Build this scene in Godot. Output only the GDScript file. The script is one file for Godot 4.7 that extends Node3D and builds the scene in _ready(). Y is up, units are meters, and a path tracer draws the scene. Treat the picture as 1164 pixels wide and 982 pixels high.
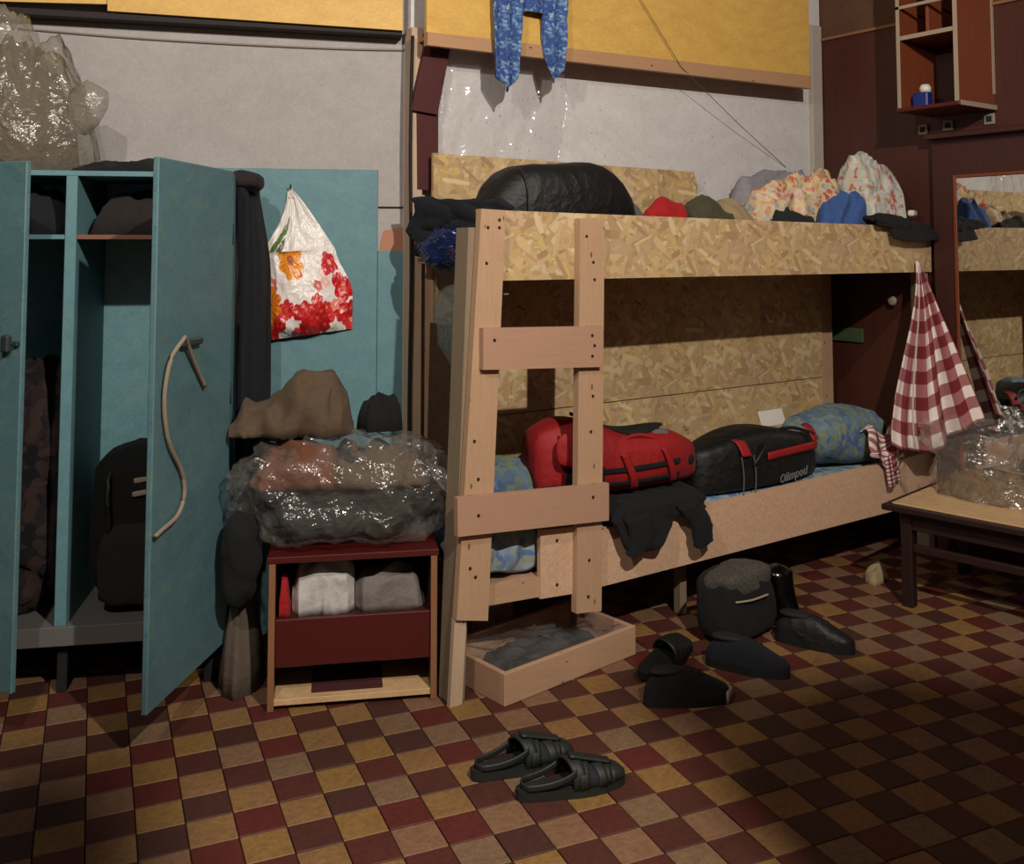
extends Node3D
# A dormitory corner: bunk bed, lockers, night stand, wardrobe with mirror. World x runs along the bed, y up, z into the room.

var LEFT := Transform3D(Basis(Vector3.UP, deg_to_rad(-25.2)), Vector3(0.18, 0, -0.70))  # the stretch of wall with the lockers stands at an angle to the bed wall
var HERE := Transform3D.IDENTITY
var used := {}
var bases := {}
var M := {}
var rng := RandomNumberGenerator.new()
var noise := FastNoiseLite.new()
var soft := FastNoiseLite.new()

func _ready() -> void:
	rng.seed = 7
	noise.seed = 11
	noise.noise_type = FastNoiseLite.TYPE_SIMPLEX_SMOOTH
	noise.frequency = 1.0
	soft.seed = 12
	soft.noise_type = FastNoiseLite.TYPE_SIMPLEX_SMOOTH
	soft.frequency = 1.0
	soft.fractal_type = FastNoiseLite.FRACTAL_NONE
	set_camera()
	set_lights()
	make_materials()
	make_room()
	make_floor()
	make_bed()
	make_wall_fittings()
	make_upper_bunk_things()
	make_lower_bunk_things()
	make_right_side()
	make_left_side()
	make_floor_things()
	make_shade_sheets()

# ------------------------------------------------------------------ camera and light
func set_camera() -> void:
	var cam := Camera3D.new()
	cam.name = "camera"
	cam.position = Vector3(-1.642, 1.4, 2.640)
	cam.rotation = Vector3(deg_to_rad(3.5), deg_to_rad(-35.2), 0)
	cam.projection = Camera3D.PROJECTION_FRUSTUM
	cam.near = 0.05
	cam.far = 50.0
	cam.size = 0.05 * 982.0 / 1106.0
	cam.frustum_offset = Vector2(0, -0.05 * 273.65 / 1106.0)
	cam.current = true
	add_child(cam)
	var we := WorldEnvironment.new()
	var e := Environment.new()
	e.background_mode = Environment.BG_COLOR
	e.background_color = Color(0, 0, 0)
	e.tonemap_mode = Environment.TONE_MAPPER_LINEAR
	e.tonemap_exposure = 1.0
	e.sdfgi_enabled = true
	e.ssao_enabled = true
	e.ssil_enabled = true
	we.environment = e
	add_child(we)

func set_lights() -> void:
	lamp(Vector3(-0.55, 3.2, 3.1), 13.0, 0.03, "bare bulb hanging on a black cord before the bed ladder", Color(1.0, 0.97, 0.93))
	lamp(Vector3(-1.96, 2.9, 1.5), 3.6, 0.03, "added second bulb out of view, brightening the lockers", Color(1.0, 0.97, 0.93))  # added source, put here to brighten the inside of the locker

func lamp(p: Vector3, energy: float, size: float, label: String, tint: Color) -> void:
	var t := thing("pendant_bulb", label, "lamp", p, HERE, "bare bulbs on cords")
	var st := begin()
	tube(st, [p + Vector3(0, 0.11, 0), Vector3(p.x, 3.6, p.z)], 0.004, 6)
	part(t, "cord", st, plain("lamp_black", Color(0.03, 0.03, 0.03), 0.5))
	st = begin()
	lathe(st, p, [Vector2(0.0, 0.12), Vector2(0.02, 0.12), Vector2(0.021, 0.06), Vector2(0.0, 0.06)], 12)
	part(t, "socket", st, plain("lamp_black", Color(0.03, 0.03, 0.03), 0.5))
	st = begin()
	lathe(st, p, [Vector2(0.0, -0.045), Vector2(0.022, -0.038), Vector2(0.031, -0.012), Vector2(0.03, 0.008), Vector2(0.014, 0.05), Vector2(0.0, 0.06)], 14)
	var glow := StandardMaterial3D.new()
	glow.albedo_color = Color(1, 0.95, 0.85)
	glow.emission_enabled = true
	glow.emission = tint
	glow.emission_energy_multiplier = 6.0
	part(t, "bulb", st, glow)
	var l := OmniLight3D.new()
	l.name = "bulb_light"
	l.light_color = tint
	l.light_energy = energy
	l.light_size = size
	l.omni_range = 12.0
	l.omni_attenuation = 2.0
	l.shadow_enabled = true
	t.add_child(l)

# ------------------------------------------------------------------ naming
func numbered(called: String) -> String:
	if not used.has(called):
		used[called] = 0
		return called
	used[called] += 1
	return "%s_%03d" % [called, used[called]]

func thing(called: String, label: String, category: String, base: Vector3, frame: Transform3D = HERE, group := "") -> Node3D:
	var o := Node3D.new()
	o.name = numbered(called)
	add_child(o)
	o.transform = frame * Transform3D(Basis(), base)
	o.set_meta("label", label)
	o.set_meta("category", category)
	if group != "":
		o.set_meta("group", group)
	bases[o] = base
	return o

func part(parent: Node3D, called: String, st: SurfaceTool, m: Material, label := "") -> MeshInstance3D:
	var o := MeshInstance3D.new()
	o.name = called
	st.generate_normals()
	o.mesh = st.commit()
	o.material_override = m
	o.cast_shadow = GeometryInstance3D.SHADOW_CASTING_SETTING_ON
	parent.add_child(o, true)
	if bases.has(parent):
		o.position = -bases[parent]
	if label != "":
		o.set_meta("label", label)
	return o

func single(called: String, label: String, category: String, st: SurfaceTool, m: Material, base: Vector3, frame: Transform3D = HERE, group := "") -> MeshInstance3D:
	# a thing that is one mesh; the shape is given in the frame's axes and moved to its base
	var o := MeshInstance3D.new()
	o.name = numbered(called)
	st.generate_normals()
	var am: ArrayMesh = st.commit()
	var back := SurfaceTool.new()
	back.append_from(am, 0, Transform3D(Basis(), -base))
	o.mesh = back.commit()
	o.material_override = m
	add_child(o)
	o.transform = frame * Transform3D(Basis(), base)
	o.set_meta("label", label)
	o.set_meta("category", category)
	if group != "":
		o.set_meta("group", group)
	return o

func struct(called: String, st: SurfaceTool, m: Material, frame: Transform3D = HERE, label := "") -> MeshInstance3D:
	var o := MeshInstance3D.new()
	o.name = called
	st.generate_normals()
	o.mesh = st.commit()
	o.material_override = m
	add_child(o)
	o.transform = frame
	o.set_meta("kind", "structure")
	o.set_meta("label", label)
	o.set_meta("category", called.split("_")[0])
	return o

# ------------------------------------------------------------------ shapes
func begin(smooth := false) -> SurfaceTool:
	var st := SurfaceTool.new()
	st.begin(Mesh.PRIMITIVE_TRIANGLES)
	st.set_smooth_group(0 if smooth else -1)
	return st

func v3(st: SurfaceTool, p: Vector3, uv := Vector2.ZERO) -> void:
	st.set_uv(uv)
	st.add_vertex(p)

func poly(st: SurfaceTool, pts: Array, centre: Vector3) -> void:
	# a flat convex polygon, turned so that it faces away from centre
	var mid := Vector3.ZERO
	for p in pts:
		mid += p
	mid /= pts.size()
	var nn: Vector3 = (pts[1] - pts[0]).cross(pts[2] - pts[0])
	var flip := nn.dot(mid - centre) > 0.0
	for i in range(1, pts.size() - 1):
		if flip:
			v3(st, pts[0]); v3(st, pts[i + 1]); v3(st, pts[i])
		else:
			v3(st, pts[0]); v3(st, pts[i]); v3(st, pts[i + 1])

func box(st: SurfaceTool, c: Vector3, size: Vector3, bev := 0.002, b := Basis()) -> void:
	var h := size / 2.0
	bev = minf(bev, minf(h.x, minf(h.y, h.z)) * 0.9)
	var k := func(x: float, y: float, z: float, ax: int) -> Vector3:
		var p := Vector3(x * (h.x - (0.0 if ax == 0 else bev)), y * (h.y - (0.0 if ax == 1 else bev)), z * (h.z - (0.0 if ax == 2 else bev)))
		return c + b * p
	for s in [-1.0, 1.0]:
		poly(st, [k.call(s, -1, -1, 0), k.call(s, 1, -1, 0), k.call(s, 1, 1, 0), k.call(s, -1, 1, 0)], c)
		poly(st, [k.call(-1, s, -1, 1), k.call(1, s, -1, 1), k.call(1, s, 1, 1), k.call(-1, s, 1, 1)], c)
		poly(st, [k.call(-1, -1, s, 2), k.call(1, -1, s, 2), k.call(1, 1, s, 2), k.call(-1, 1, s, 2)], c)
		for t in [-1.0, 1.0]:
			poly(st, [k.call(-1, s, t, 1), k.call(1, s, t, 1), k.call(1, s, t, 2), k.call(-1, s, t, 2)], c)
			poly(st, [k.call(s, -1, t, 0), k.call(s, 1, t, 0), k.call(s, 1, t, 2), k.call(s, -1, t, 2)], c)
			poly(st, [k.call(s, t, -1, 0), k.call(s, t, 1, 0), k.call(s, t, 1, 1), k.call(s, t, -1, 1)], c)
			for r in [-1.0, 1.0]:
				poly(st, [k.call(s, t, r, 0), k.call(s, t, r, 1), k.call(s, t, r, 2)], c)

func span(st: SurfaceTool, a: Vector3, b: Vector3, bev := 0.002) -> void:
	box(st, (a + b) / 2.0, (b - a).abs(), bev)

func slab(st: SurfaceTool, pts: Array, z0: float, z1: float) -> void:
	# an outline in x and y with a thickness from z0 to z1
	var mid := Vector3.ZERO
	for p in pts:
		mid += Vector3(p.x, p.y, 0) / pts.size()
	mid.z = (z0 + z1) / 2
	for z in [z0, z1]:
		var ring := []
		for p in pts:
			ring.append(Vector3(p.x, p.y, z))
		poly(st, ring, mid)
	for i in pts.size():
		var p: Vector2 = pts[i]
		var n: Vector2 = pts[(i + 1) % pts.size()]
		poly(st, [Vector3(p.x, p.y, z0), Vector3(n.x, n.y, z0), Vector3(n.x, n.y, z1), Vector3(p.x, p.y, z1)], mid)

func grid(st: SurfaceTool, pts: Array, flip := false) -> void:
	# rows of points joined to a surface; uv runs along rows and columns
	var nr := pts.size()
	var nc: int = pts[0].size()
	for i in nr - 1:
		for j in nc - 1:
			var a: Vector3 = pts[i][j]
			var b: Vector3 = pts[i][j + 1]
			var c: Vector3 = pts[i + 1][j + 1]
			var d: Vector3 = pts[i + 1][j]
			var ua := Vector2(float(j) / (nc - 1), float(i) / (nr - 1))
			var ub := Vector2(float(j + 1) / (nc - 1), float(i) / (nr - 1))
			var uc := Vector2(float(j + 1) / (nc - 1), float(i + 1) / (nr - 1))
			var ud := Vector2(float(j) / (nc - 1), float(i + 1) / (nr - 1))
			if flip:
				v3(st, a, ua); v3(st, c, uc); v3(st, b, ub)
				v3(st, a, ua); v3(st, d, ud); v3(st, c, uc)
			else:
				v3(st, a, ua); v3(st, b, ub); v3(st, c, uc)
				v3(st, a, ua); v3(st, c, uc); v3(st, d, ud)

func sheet(st: SurfaceTool, f: Callable, nu: int, nv: int, thick := 0.003) -> void:
	# cloth: f(u, v) gives the middle surface, u across and v down
	var mid := []
	for i in nv + 1:
		var row := []
		for j in nu + 1:
			row.append(f.call(float(j) / nu, float(i) / nv))
		mid.append(row)
	var front := []
	var back := []
	for i in nv + 1:
		var fr := []
		var br := []
		for j in nu + 1:
			var du: Vector3 = mid[i][mini(j + 1, nu)] - mid[i][maxi(j - 1, 0)]
			var dv: Vector3 = mid[mini(i + 1, nv)][j] - mid[maxi(i - 1, 0)][j]
			var n := dv.cross(du).normalized()
			fr.append(mid[i][j] + n * thick / 2)
			br.append(mid[i][j] - n * thick / 2)
		front.append(fr)
		back.append(br)
	grid(st, front)
	grid(st, back, true)
	grid(st, [back[0], front[0]])
	grid(st, [front[nv], back[nv]])
	var l := [[], []]
	var r := [[], []]
	for i in nv + 1:
		l[0].append(back[i][0]); l[1].append(front[i][0])
		r[0].append(front[i][nu]); r[1].append(back[i][nu])
	grid(st, l, true)
	grid(st, r, true)

func tube(st: SurfaceTool, pts: Array, r: float, sides := 8, closed_ends := true) -> void:
	var rings := []
	for i in pts.size():
		var d: Vector3 = (pts[mini(i + 1, pts.size() - 1)] - pts[maxi(i - 1, 0)]).normalized()
		var up := Vector3.UP if absf(d.y) < 0.9 else Vector3.RIGHT
		var a := d.cross(up).normalized()
		var b := d.cross(a).normalized()
		var ring := []
		for k in sides + 1:
			var t := TAU * k / sides
			ring.append(pts[i] + (a * cos(t) + b * sin(t)) * r)
		rings.append(ring)
	grid(st, rings, true)
	if closed_ends:
		for e in [0, pts.size() - 1]:
			var ring: Array = rings[e].slice(0, sides)
			var other: Vector3 = pts[1] if e == 0 else pts[pts.size() - 2]
			poly(st, ring, other)

func smooth_path(pts: Array, n := 6) -> Array:
	var c := Curve3D.new()
	for i in pts.size():
		var tan: Vector3 = (pts[mini(i + 1, pts.size() - 1)] - pts[maxi(i - 1, 0)]) / 6.0
		c.add_point(pts[i], -tan, tan)
	var out := []
	for i in pts.size() - 1:
		for k in n:
			out.append(c.sample(i, float(k) / n))
	out.append(pts[pts.size() - 1])
	return out

func lathe(st: SurfaceTool, at: Vector3, profile: Array, seg := 16) -> void:
	var rings := []
	for p in profile:
		var ring := []
		for k in seg + 1:
			var t := TAU * k / seg
			ring.append(at + Vector3(cos(t) * p.x, p.y, sin(t) * p.x))
		rings.append(ring)
	grid(st, rings)

func n3(p: Vector3) -> float:
	return soft.get_noise_3dv(p)

func blob(st: SurfaceTool, c: Vector3, r: Vector3, e := 0.6, amp := 0.06, freq := 4.0, sd := 0.0, turn := 0.0, floor_y := -INF, nu := 40, nv := 22) -> void:
	# a soft, bulging box: superellipsoid with uneven stuffing; e below 1 is boxier
	var b := Basis(Vector3.UP, turn)
	var rows := []
	for i in nv + 1:
		var ph := PI * (float(i) / nv - 0.5)
		var row := []
		for j in nu + 1:
			var th := TAU * float(j % nu) / nu
			var cp := pow(absf(cos(ph)), e)
			var p := Vector3(cp * signf(cos(th)) * pow(absf(cos(th)), e), signf(sin(ph)) * pow(absf(sin(ph)), e), cp * signf(sin(th)) * pow(absf(sin(th)), e))
			var w := p * r
			var q := w * freq + Vector3(sd, sd * 1.7, -sd)
			var fold := 1.0 - absf(n3(q * 2.3 + Vector3(5, 1, 2))) * 2.0
			w *= 1.0 + amp * (n3(q) * 1.4 + fold * 0.45)
			var o := c + b * w
			o.y = maxf(o.y, floor_y)
			row.append(o)
		rows.append(row)
	grid(st, rows)

func heap(st: SurfaceTool, c: Vector3, sx: float, sz: float, h: float, sd: float, folds := 0.02, turn := 0.0, power := 2.2, na := 56, nr := 18) -> void:
	# a crumpled pile of cloth lying on y = c.y
	var b := Basis(Vector3.UP, turn)
	var rows := []
	for i in nr + 1:
		var r := float(i) / nr
		var row := []
		for j in na + 1:
			var th := TAU * float(j % na) / na
			var out := 1.0 + 0.16 * n3(Vector3(cos(th) * 1.3 + sd, sin(th) * 1.3, sd * 2.0)) + 0.07 * n3(Vector3(cos(th) * 4.0 + sd, sin(th) * 4.0, 3.0))
			var x := sx * r * cos(th) * out
			var z := sz * r * sin(th) * out
			var body := pow(maxf(0.0, 1.0 - pow(r, power)), 0.62)
			var y := h * body * (1.0 + 0.30 * n3(Vector3(x * 5.0 + sd, sd, z * 5.0)))
			var crease := 1.0 - 2.2 * absf(n3(Vector3(x * 9.0 + z * 5.0 + sd, 7.0 + sd, z * 9.0 - x * 3.0)))
			var fine := 1.0 - 2.2 * absf(n3(Vector3(x * 21.0 - z * 8.0, 3.0 + sd, z * 23.0)))
			y += (crease * folds + fine * folds * 0.4) * minf(1.0, body * 2.0)
			row.append(c + b * Vector3(x, maxf(y, 0.001 if r < 1.0 else 0.0), z))
		rows.append(row)
	grid(st, rows, true)
	var bottom := []
	for p in rows[nr]:
		bottom.append(Vector3(c.x, c.y, c.z))
	grid(st, [rows[nr], bottom], true)

func ridge(st: SurfaceTool, y0: float, prof: Array, zc: float, depth: float, sd: float, crumple := 0.03, nx := 70, na := 34) -> void:
	# a long crumpled heap: prof holds Vector2(x, height above y0) along its length
	var rows := []
	for i in nx + 1:
		var f := float(i) / nx
		var x: float = lerpf(prof[0].x, prof[prof.size() - 1].x, f)
		var h := 0.0
		for k in prof.size() - 1:
			if x >= prof[k].x and x <= prof[k + 1].x + 1e-6:
				h = lerpf(prof[k].y, prof[k + 1].y, smoothstep(0, 1, (x - prof[k].x) / (prof[k + 1].x - prof[k].x)))
				break
		var fade := minf(1.0, minf(f, 1.0 - f) * 9.0)
		var row := []
		for j in na + 1:
			var t := PI * j / na
			var cz := cos(t)
			var cy := pow(maxf(0.0, sin(t)), 0.75)
			var p := Vector3(x, y0 + h * cy, zc + depth * (0.6 + 0.4 * fade) * cz)
			var arc := (h * 0.9 + depth * 0.7) * (t / PI) * 2.0
			var w := Vector2(n3(Vector3(x * 4.0, arc * 4.0, sd)), n3(Vector3(x * 4.0, arc * 4.0, sd + 9.0))) * 0.45
			var q := Vector3(x * 3.4 + arc * 2.2 + w.x + sd, arc * 3.4 - x * 1.6 + w.y, sd)
			var c := exp(-pow(n3(q) * 2.6, 2.0)) * 1.2 + exp(-pow(n3(q * 1.8 + Vector3(0, 4, 7)) * 2.6, 2.0)) * 0.35 + n3(q * 0.5) * 0.9 - 0.6
			p += Vector3(0.3 * n3(q * 1.4), cy, cz * 0.6) * c * crumple * fade
			p.y = maxf(p.y, y0)
			row.append(p)
		rows.append(row)
	grid(st, rows)
	for e in [0, nx]:
		var mid := Vector3(rows[e][0].x, y0, zc)
		for j in na:
			poly(st, [rows[e][j], rows[e][j + 1], mid], Vector3(prof[prof.size() / 2].x, y0 + 0.01, zc))
	var base := [[], []]
	for r in rows:
		base[0].append(r[0])
		base[1].append(r[na])
	grid(st, base)

func loft(st: SurfaceTool, sections: Array, sides := 20) -> void:
	# sections: [x, y_bottom, y_top, half_width, z_offset, boxiness] along x
	var rows := []
	for s in sections:
		var row := []
		for k in sides + 1:
			var t := TAU * k / sides
			var e: float = s[5]
			var cy := signf(sin(t)) * pow(absf(sin(t)), e)
			var cz := signf(cos(t)) * pow(absf(cos(t)), e)
			row.append(Vector3(s[0], (s[1] + s[2]) / 2 + cy * (s[2] - s[1]) / 2, s[4] + cz * s[3]))
		rows.append(row)
	grid(st, rows)
	for e in [0, sections.size() - 1]:
		var mid := Vector3.ZERO
		for k in sides:
			mid += rows[e][k] / sides
		var centre: Vector3 = Vector3(sections[1 if e == 0 else sections.size() - 2][0], mid.y, mid.z)
		for k in sides:
			poly(st, [rows[e][k], rows[e][k + 1], mid], centre)

# ------------------------------------------------------------------ materials
func plain(key: String, c: Color, rough := 0.8, rim := 0.0) -> StandardMaterial3D:
	if M.has(key):
		return M[key]
	var m := StandardMaterial3D.new()
	m.resource_name = key
	m.albedo_color = c
	m.roughness = rough
	if rim > 0:
		m.rim_enabled = true
		m.rim = rim
		m.rim_tint = 0.5
	M[key] = m
	return m

func textured(key: String, tex: Texture2D, scale: Vector3, rough := 0.8, tint := Color.WHITE, tri := true) -> StandardMaterial3D:
	var m := StandardMaterial3D.new()
	m.resource_name = key
	m.albedo_color = tint
	m.albedo_texture = tex
	m.roughness = rough
	m.uv1_triplanar = tri
	m.uv1_scale = scale
	M[key] = m
	return m

func to_tex(im: Image) -> ImageTexture:
	return ImageTexture.create_from_image(im)

func shade(c: Color, k: float) -> Color:
	return Color(clampf(c.r * k, 0, 1), clampf(c.g * k, 0, 1), clampf(c.b * k, 0, 1))

func strand_board() -> ImageTexture:
	# wood strands pressed flat, lying every way
	var n := 512
	var im := Image.create(n, n, false, Image.FORMAT_RGB8)
	im.fill(Color(0.68, 0.56, 0.40))
	var tones := [Color(0.70, 0.59, 0.42), Color(0.73, 0.62, 0.45), Color(0.67, 0.55, 0.39), Color(0.71, 0.59, 0.46), Color(0.77, 0.68, 0.52), Color(0.63, 0.51, 0.36), Color(0.73, 0.61, 0.39)]
	for i in 1100:
		var cx := rng.randf() * n
		var cy := rng.randf() * n
		var a := rng.randf() * PI if rng.randf() < 0.6 else rng.randfn(0.0, 0.5)
		var l := rng.randf_range(14, 50)
		var w := rng.randf_range(4, 13)
		var c: Color = shade(tones[rng.randi() % tones.size()], rng.randf_range(0.95, 1.04))
		if rng.randf() < 0.02:
			c = Color(0.36, 0.23, 0.14)
			w = 2.0
			l *= 0.5
		var d := Vector2(cos(a), sin(a))
		var step := 0.8
		var u := -l
		while u < l:
			var ww := w * (1.0 - 0.3 * absf(u / l))
			var v := -ww
			while v < ww:
				var p := Vector2(cx, cy) + d * u + Vector2(-d.y, d.x) * v
				var g := 1.0 + 0.05 * sin(v * 2.1 + cx)
				im.set_pixel(posmod(int(p.x), n), posmod(int(p.y), n), shade(c, g))
				v += step
			u += step
	return to_tex(im)

func wood(base: Color, dark: Color, along_u: bool, stretch := 14.0, contrast := 1.0, knots := 5) -> ImageTexture:
	var n := 256
	var im := Image.create(n, n, false, Image.FORMAT_RGB8)
	var spots := []
	for i in knots:
		spots.append(Vector3(rng.randf() * n, rng.randf() * n, rng.randf_range(3, 6)))
	var off := rng.randf() * 100.0
	for y in n:
		for x in n:
			var s := float(y)
			var l := float(x)
			for k in spots:
				var dx: float = (l - k.x) / 2.2
				var dy: float = s - k.y
				s += signf(dy) * 5.0 * exp(-(dx * dx + dy * dy) / (k.z * k.z * 7.0))
			var t := 0.5 + 0.5 * noise.get_noise_2d(l / stretch / 9.0 + off, s / 9.0)
			t = lerpf(t, 0.5 + 0.5 * noise.get_noise_2d(l / stretch / 2.0, s / 2.2 + off), 0.45)
			# close the seam at the edge
			var c := base.lerp(dark, clampf((t - 0.35) * contrast, 0, 1))
			for k in spots:
				var q := Vector2((l - k.x) / 1.3, float(y) - k.y).length()
				if q < k.z:
					c = c.lerp(shade(dark, 0.55), clampf(1.6 * (1.0 - q / k.z), 0, 0.85))
			if along_u:
				im.set_pixel(x, y, c)
			else:
				im.set_pixel(y, x, c)
	return to_tex(im)

func mottled(a: Color, b: Color, freq: float, fine: float, n := 256, speck := 0.0, third := Color(0, 0, 0, 0)) -> ImageTexture:
	# two tones in patches with a fine grain; noise laid on a ring so that it repeats
	var im := Image.create(n, n, false, Image.FORMAT_RGB8)
	var off := rng.randf() * 50.0
	for y in n:
		for x in n:
			var u := float(x) / n * TAU
			var v := float(y) / n * TAU
			var p := Vector3(cos(u) * freq + off, sin(u) * freq, cos(v) * freq)
			var t := 0.5 + 0.6 * noise.get_noise_3dv(p + Vector3(0, sin(v) * freq * 1.7, 0)) + 0.35 * noise.get_noise_3dv(Vector3(x * 0.11, y * 0.11, off))
			var c := a.lerp(b, clampf(t, 0, 1))
			if third.a > 0 and noise.get_noise_3dv(p * 2.1 + Vector3(9, sin(v) * 3.0, 4)) > 0.42:
				c = c.lerp(third, 0.7)
			c = shade(c, 1.0 + fine * rng.randf_range(-1, 1))
			if speck > 0 and rng.randf() < speck:
				c = shade(c, 0.6)
			im.set_pixel(x, y, c)
	return to_tex(im)

func blotches(ground: Color, tones: Array, count: int, rmin: float, rmax: float, n := 256, petal := false) -> ImageTexture:
	# printed cloth: blots and flowers of several colours on a ground
	var im := Image.create(n, n, false, Image.FORMAT_RGB8)
	im.fill(ground)
	for i in count:
		var c: Color = tones[rng.randi() % tones.size()]
		var cx := rng.randf() * n
		var cy := rng.randf() * n
		var r := rng.randf_range(rmin, rmax)
		var lobes := rng.randi_range(3, 6)
		var ph := rng.randf() * TAU
		for y in range(int(-r * 1.5), int(r * 1.5) + 1):
			for x in range(int(-r * 1.5), int(r * 1.5) + 1):
				var a := atan2(y, x)
				var lim := r * (1.0 + 0.35 * sin(a * lobes + ph)) if petal else r * (1.0 + 0.4 * sin(a * 2 + ph))
				var d := Vector2(x, y).length()
				if d < lim:
					var cc := c
					if petal and d < lim * 0.3:
						cc = Color(0.85, 0.65, 0.25)
					im.set_pixel(posmod(int(cx + x), n), posmod(int(cy + y), n), shade(cc, 1.0 + 0.06 * sin(x * 1.3 + y * 0.7)))
	return to_tex(im)

func gingham() -> ImageTexture:
	var n := 256
	var im := Image.create(n, n, false, Image.FORMAT_RGB8)
	var w := Color(0.86, 0.80, 0.76)
	var r := Color(0.42, 0.10, 0.13)
	for y in n:
		for x in n:
			var a := (x / 32) % 2
			var b := (y / 32) % 2
			var t := (a + b) / 2.0
			var c := w.lerp(r, t if t != 0.5 else 0.62)
			im.set_pixel(x, y, shade(c, 0.96 + 0.04 * ((x + y) % 2)))
	return to_tex(im)

func bag_print() -> ImageTexture:
	# white carrier bag: orange and red flowers, red at the foot, a green leaf at the top
	var n := 256
	var im := Image.create(n, n, false, Image.FORMAT_RGB8)
	im.fill(Color(0.86, 0.83, 0.80))
	var draw := func(cx: float, cy: float, r: float, c: Color, heart: Color, lobes: int) -> void:
		for y in range(maxi(0, int(cy - r * 1.4)), mini(n, int(cy + r * 1.4))):
			for x in range(maxi(0, int(cx - r * 1.4)), mini(n, int(cx + r * 1.4))):
				var d := Vector2(x - cx, y - cy)
				var lim := r * (0.85 + 0.3 * absf(sin(d.angle() * lobes / 2.0)))
				if d.length() < lim:
					im.set_pixel(x, y, heart if d.length() < r * 0.28 else shade(c, 0.85 + 0.3 * fmod(d.angle() * 3.0 + 10.0, 1.0)))
	for i in 26:
		draw.call(rng.randf() * n, 206 + rng.randf() * 50, rng.randf_range(10, 22), [Color(0.72, 0.10, 0.12), Color(0.80, 0.20, 0.20), Color(0.86, 0.52, 0.48)][i % 3], Color(0.9, 0.6, 0.4), 5)
	for i in 14:
		draw.call(60 + rng.randf() * 196, 196 + rng.randf() * 50, rng.randf_range(10, 20), [Color(0.66, 0.08, 0.10), Color(0.74, 0.14, 0.14)][i % 2], Color(0.8, 0.3, 0.2), 6)
	for i in 12:
		draw.call(rng.randf() * n, 140 + rng.randf() * 50, rng.randf_range(6, 13), [Color(0.82, 0.42, 0.40), Color(0.75, 0.20, 0.22), Color(0.90, 0.70, 0.66)][i % 3], Color(0.9, 0.8, 0.7), 5)
	draw.call(14, 132, 16, Color(0.72, 0.12, 0.2), Color(0.9, 0.6, 0.4), 5)
	draw.call(226, 130, 18, Color(0.74, 0.16, 0.22), Color(0.9, 0.6, 0.4), 5)
	draw.call(236, 176, 24, Color(0.72, 0.08, 0.10), Color(0.85, 0.4, 0.3), 6)
	draw.call(118, 122, 32, Color(0.85, 0.52, 0.14), Color(0.62, 0.30, 0.08), 8)
	draw.call(48, 196, 30, Color(0.88, 0.48, 0.16), Color(0.65, 0.30, 0.1), 8)
	for k in 4:
		draw.call(46 + k * 14, 70 - k * 9, 11, Color(0.36, 0.46, 0.24), Color(0.28, 0.38, 0.2), 2)
	for k in 3:
		draw.call(78 + k * 6, 76 - k * 4, 9, Color(0.30, 0.30, 0.22), Color(0.25, 0.25, 0.18), 3)
	return to_tex(im)

func crease_normal(freq: float, strength: float, octaves := 3) -> NoiseTexture2D:
	var t := NoiseTexture2D.new()
	var f := FastNoiseLite.new()
	f.seed = 5
	f.noise_type = FastNoiseLite.TYPE_SIMPLEX_SMOOTH
	f.fractal_type = FastNoiseLite.FRACTAL_RIDGED
	f.fractal_octaves = octaves
	f.frequency = freq
	t.noise = f
	t.width = 256
	t.height = 256
	t.seamless = true
	t.as_normal_map = true
	t.bump_strength = strength
	return t

func wrinkled(m: StandardMaterial3D, tex: Texture2D, s := 1.0) -> StandardMaterial3D:
	m.normal_enabled = true
	m.normal_texture = tex
	m.normal_scale = s
	return m

func cloth(key: String, c: Color, scale := 3.0, bump := 0.6, rough := 0.95, rim := 0.15) -> StandardMaterial3D:
	if M.has(key):
		return M[key]
	var m := textured(key, M["weave"].albedo_texture, Vector3.ONE * scale, rough, c)
	wrinkled(m, M["creases"], bump)
	m.rim_enabled = true
	m.rim = rim
	m.rim_tint = 0.6
	return m

func printed(key: String, tex: Texture2D, scale: float, tint := Color.WHITE, bump := 0.5) -> StandardMaterial3D:
	var m := textured(key, tex, Vector3.ONE * scale, 0.95, tint)
	return wrinkled(m, M["creases"], bump)

func film(key: String, c: Color, alpha: float, rough := 0.1, scale := 5.0, bump := 1.0) -> StandardMaterial3D:
	var m := StandardMaterial3D.new()
	m.resource_name = key
	m.albedo_color = Color(c.r, c.g, c.b, alpha)
	m.transparency = BaseMaterial3D.TRANSPARENCY_ALPHA
	m.roughness = rough
	m.uv1_triplanar = true
	m.uv1_scale = Vector3.ONE * scale
	m.cull_mode = BaseMaterial3D.CULL_DISABLED
	M[key] = m
	return wrinkled(m, M["film_creases"], bump)

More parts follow.
